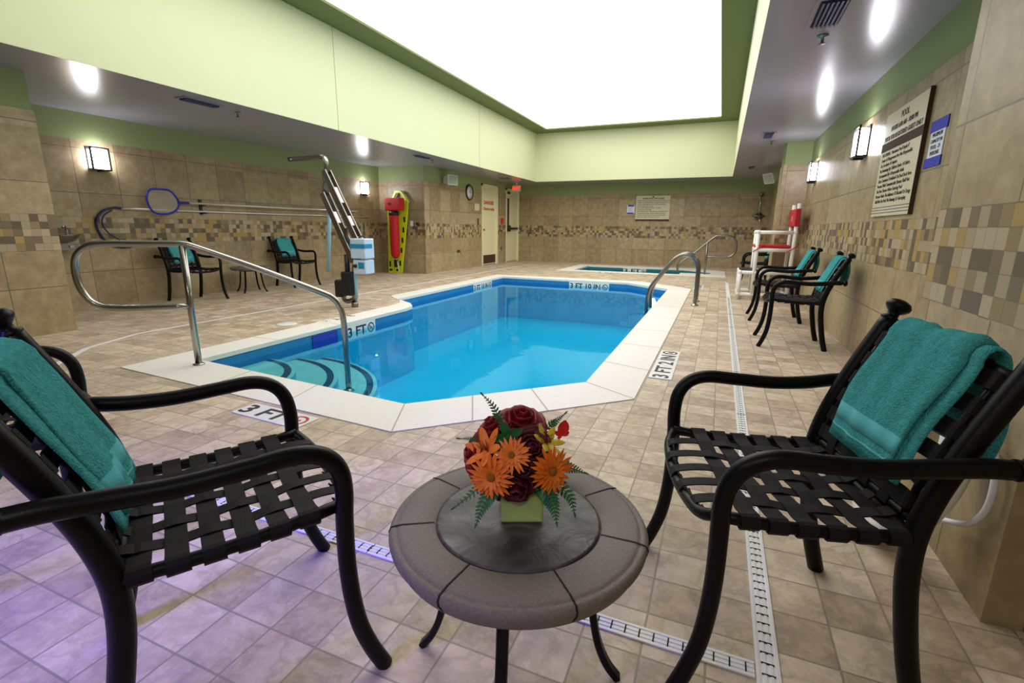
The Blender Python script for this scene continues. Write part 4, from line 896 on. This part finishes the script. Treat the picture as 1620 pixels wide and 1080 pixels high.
# ---------------------------------------------------------------- doors and wall fittings on the corner block
xd = WC - .02
def door(name, y0, y1, par_mat='cream'):
    t = bpy.data.objects.new(name, None); COL.objects.link(t); t['kind'] = 'structure'
    bm = box(WC - .04, WC + .03, y0, y0 + .05, 0, 2.13); add_box(bm, WC - .04, WC + .03, y1 - .05, y1, 0, 2.13); add_box(bm, WC - .04, WC + .03, y0, y1, 2.08, 2.13)
    obj('door_frame', bm, M['creamf'], t); obj('door_leaf', box(WC - .06, xd, y0 + .05, y1 - .05, .015, 2.08), M[par_mat], t); return t
d1 = door('door_1', 11.94, 12.95)
obj('kick_plate', box(xd, xd + .006, 12.02, 12.87, .04, .27), M['brown'], d1)
obj('door_knob', lathe([(0, 0), (.03, 0), (.015, .02), (.03, .045), (.025, .06), (0, .065)], origin=(xd, 12.07, .95), axis=(1, 0, 0), seg=16), M['steeld'], d1)
text_mesh('DANGER', .13, M['redp'], (xd + .002, 12.44, 1.66), FACE_PX, d1, 'lettering', offset=.004, sx=1.2); text_mesh('Chlorine Inside', .105, M['redp'], (xd + .002, 12.44, 1.50), FACE_PX, d1, 'lettering', offset=.003, sx=1.1)
d2 = door('door_2', 13.55, 14.56)
obj('vision_panel', box(xd, xd + .006, 13.66, 13.86, 1.0, 1.86), M['darkglass'], d2)
b = obj('panic_bar', box(xd, xd + .07, 13.68, 14.42, .96, 1.02, bev=.01), M['black'], d2); obj('push_box', box(xd, xd + .09, 13.62, 13.80, .90, 1.08, bev=.01), M['black'], d2)
obj('door_closer', box(xd, xd + .05, 13.64, 13.84, 1.98, 2.04), M['black'], d2)
t = thing('exit_sign', 'lit red EXIT sign under the soffit near the far left corner', 'exit sign')
obj('housing', box(-5.68, -5.44, 13.55, 13.60, 2.03, 2.20), M['exitbox'], t); text_mesh('EXIT', .13, M['exitred'], (-5.56, 13.548, 2.115), FACE_MY, t, 'lettering', offset=.0015)
obj('mount', box(-5.59, -5.53, 13.56, 13.59, 2.20, ZS), M['exitbox'], t)
t = thing('wall_clock', 'round black rimmed wall clock with a white face', 'clock')
cc = (WC, 11.24, 1.855); obj('rim', add_lathe(bmesh.new(), [(0, 0), (.19, 0), (.195, .02), (.18, .045), (.165, .045), (.165, .02), (0, .02)], origin=(WC + .0, cc[1], cc[2]), axis=(1, 0, 0), seg=36), M['black'], t)
obj('face', add_lathe(bmesh.new(), [(0, .021), (.164, .021), (.164, .024), (0, .024)], origin=(WC, cc[1], cc[2]), axis=(1, 0, 0), seg=36), M['clockface'], t)
for nm, a, L, w_ in (('hour_hand', 60, .075, .014), ('minute_hand', 95, .125, .009)):
    a = math.radians(a); obj(nm, add_ribbon(bmesh.new(), [Vector((WC + .027, cc[1], cc[2])), Vector((WC + .027, cc[1] + L * math.sin(a), cc[2] + L * math.cos(a)))], (0, math.cos(a), -math.sin(a)), w_, .002), M['ink'], t)
bm = bmesh.new()
for k in range(12): a = k * PI / 6; p = Vector((WC + .0255, cc[1] + .14 * math.sin(a), cc[2] + .14 * math.cos(a))); sphere_at(bm, p, .009, (.1, 1, 1), u=6, v=4)
obj('hour_marks', bm, M['ink'], t)
def speaker(label, loc, rz, tilt):
    t = thing('wall_speaker', label, 'speaker', loc, rz, 'white wall speakers'); t.rotation_euler = (tilt, 0, rz)
    bm = bmesh.new(); F = [(-.15, -.14, -.11), (.15, -.14, -.11), (.15, -.14, .11), (-.15, -.14, .11)]; B = [(-.09, .10, -.07), (.09, .10, -.07), (.09, .10, .07), (-.09, .10, .07)]
    vf = [bm.verts.new(p) for p in F]; vb = [bm.verts.new(p) for p in B]; bm.faces.new(vf); bm.faces.new(vb[::-1])
    for i in range(4): bm.faces.new((vf[i], vb[i], vb[(i + 1) % 4], vf[(i + 1) % 4]))
    bmesh.ops.bevel(bm, geom=bm.edges[:], offset=.012, segments=2, affect='EDGES'); obj('cabinet', bm, M['white'], t)
    obj('grille', box(-.125, .125, -.146, -.138, -.09, .09, bev=.003), pm('speaker grille', (.38, .42, .36), .7), t); obj('wall_mount', tube([(0, .08, 0), (0, .17, 0)], .03, 10), M['white'], t); return t
speaker('white wall speaker above the tiles at the left corner', (-5.745, 10.0, 2.03), math.radians(72), 0)
speaker('white wall speaker hanging at the far end of the right wall', (.90, 11.9, 2.10), math.radians(-55), math.radians(22))
def plate(name, label, cat, y_, z_, w_, h_, mat, d=.012): tag(obj(name, box(WC + t_, WC + t_ + d, y_ - w_ / 2, y_ + w_ / 2, z_ - h_ / 2, z_ + h_ / 2, bev=.003), M[mat]), label, cat)
plate('fire_alarm_pull', 'small red alarm box on the tiles between the two doors', 'alarm', 13.24, 1.20, .13, .15, 'redp', .04)
plate('switch_plate', 'metal switch plate left of the danger door', 'switch', 11.72, 1.16, .07, .16, 'steeld')
plate('room_plaque', 'small grey plaque left of the danger door', 'sign', 11.66, 1.52, .26, .17, 'sign', .008)
plate('outlet_cover', 'small outlet low on the tiles between the two doors', 'outlet', 13.22, .42, .07, .11, 'steeld')
t = thing('hose_bib', 'small metal tap low on the tiled wall under the clock', 'tap')
obj('valve', tube([(WC + t_, 10.6, .42), (WC + .09, 10.6, .42), (WC + .11, 10.6, .38)], .014, 8), M['steeld'], t); obj('tap_handle', box(WC + .04, WC + .055, 10.55, 10.65, .44, .47), M['black'], t)
y_ = 9.2 - t_
tag(obj('outlet_cover', box(-6.26, -6.19, y_ - .012, y_, 1.02, 1.13, bev=.003), M['white']), 'white outlet cover on the band right of the yellow board', 'outlet')
tag(obj('wall_hook', tube([(-6.07, y_, 1.08), (-6.07, y_ - .06, 1.08), (-6.03, y_ - .07, 1.04), (-6.0, y_ - .05, 1.08)], .02, 8), M['black']), 'black wall hook right of the white outlet cover', 'hook')
t = thing('shower', 'wall shower with slim riser and round valve on the far wall', 'shower')
x_ = .87; obj('valve', lathe([(0, 0), (.10, 0), (.09, .03), (.04, .05), (.04, .10), (0, .10)], origin=(x_, yf, 1.36), axis=(0, -1, 0), seg=24), M['steeld'], t)
obj('riser', tube([(x_, yf - .03, 1.36), (x_, yf - .03, 1.95)], .012, 8), M['chrome'], t); obj('shower_head', add_lathe(bmesh.new(), [(0, 0), (.02, 0), (.05, .05), (.05, .06), (0, .06)], origin=(x_, yf - .03, 1.93), axis=(.2, -1, -.7), seg=16), M['steeld'], t)
obj('cross_handle', tube([(x_ - .17, yf - .09, 1.37), (x_ + .12, yf - .09, 1.37)], .022, 8), M['steeld'], t); obj('outlet_spout', tube([(x_ + .02, yf - .06, 1.32), (x_ + .03, yf - .08, 1.2)], .02, 8), M['chrome'], t)
# white ring buoy and cord behind the near right chair
t = thing('ring_buoy', 'white ring buoy standing on the floor behind the right hand chair', 'life ring')
bm = add_tube(bmesh.new(), [(.635 + .07 * math.sin(a), 1.84 + .23 * math.cos(a), .285 + .23 * math.sin(a)) for a in [2 * PI * k / 40 for k in range(40)]], .045, 12, True); obj('ring', bm, M['white'], t)
obj('grab_cord', tube([(.70, 1.60, .53), (.705, 1.53, .42), (.705, 1.52, .31), (.70, 1.575, .225), (.69, 1.68, .17)], .008, 8, n=6), pm('white cord', (.8, .78, .85), .7), t)

# ---------------------------------------------------------------- ceiling fittings
def vent(label, x, y, wx, wy, first=False):
    t = thing('air_vent', label, 'vent', (x, y, ZS), 0, 'ceiling air vents'); bm = box(-wx / 2, wx / 2, -wy / 2, wy / 2, -.012, 0)
    obj('vent_frame', bm, M['soffit'], t); bm = bmesh.new(); n = 6
    add_box(bm, -wx / 2 + .025, wx / 2 - .025, -wy / 2 + .025, wy / 2 - .025, -.014, -.011)
    obj('vent_back', bm, M['slot'], t); bm = bmesh.new()
    for k in range(n): x_ = -wx / 2 + .03 + (wx - .06) * (k + .5) / n; add_box(bm, x_ - .006, x_ + .006, -wy / 2 + .025, wy / 2 - .025, -.026, -.012)
    obj('louvres', bm, M['vent'], t); return t
vent('dark slatted air vent nearest in the right hand ceiling', .47, 3.72, .20, .44)
vent('dark slatted air vent in the left ceiling near the bright sconce reflection', -5.20, 3.85, .16, .42)
vent('dark slatted air vent in the left ceiling, farther one near the yellow board', -5.20, 8.1, .16, .42)
vent('dark slatted air vent midway along the right hand ceiling', .47, 7.85, .16, .42)
vent('dark slatted air vent in the right hand ceiling, farthest', .45, 11.6, .16, .42)
def sprinkler(label, x, y):
    t = thing('sprinkler_head', label, 'sprinkler', (x, y, ZS), 0, 'ceiling sprinkler heads')
    obj('body', add_lathe(bmesh.new(), [(0, 0), (.035, 0), (.032, -.008), (.01, -.012), (.01, -.05), (0, -.05)], seg=16), M['steeld'], t); obj('deflector', add_lathe(bmesh.new(), [(0, -.05), (.022, -.05), (.022, -.053), (0, -.053)], seg=12), M['steeld'], t)
sprinkler('small sprinkler head in the right ceiling just beyond the nearest vent', .50, 4.13)
sprinkler('small sprinkler head in the left ceiling beside the nearer vent', -5.28, 4.36)
sprinkler('small sprinkler head in the left ceiling by the far vent', -5.30, 8.6)
sprinkler('small sprinkler head in the right ceiling above the guard chair', .55, 8.4)
tag(obj('recessed_light_ring', add_lathe(bmesh.new(), [(0, 0), (.12, 0), (.12, -.01), (.09, -.01), (.08, -.002), (0, -.002)], origin=(-5.35, 12.2, ZS), seg=24), M['steeld']), 'round ceiling fitting near the danger door', 'ceiling fitting')
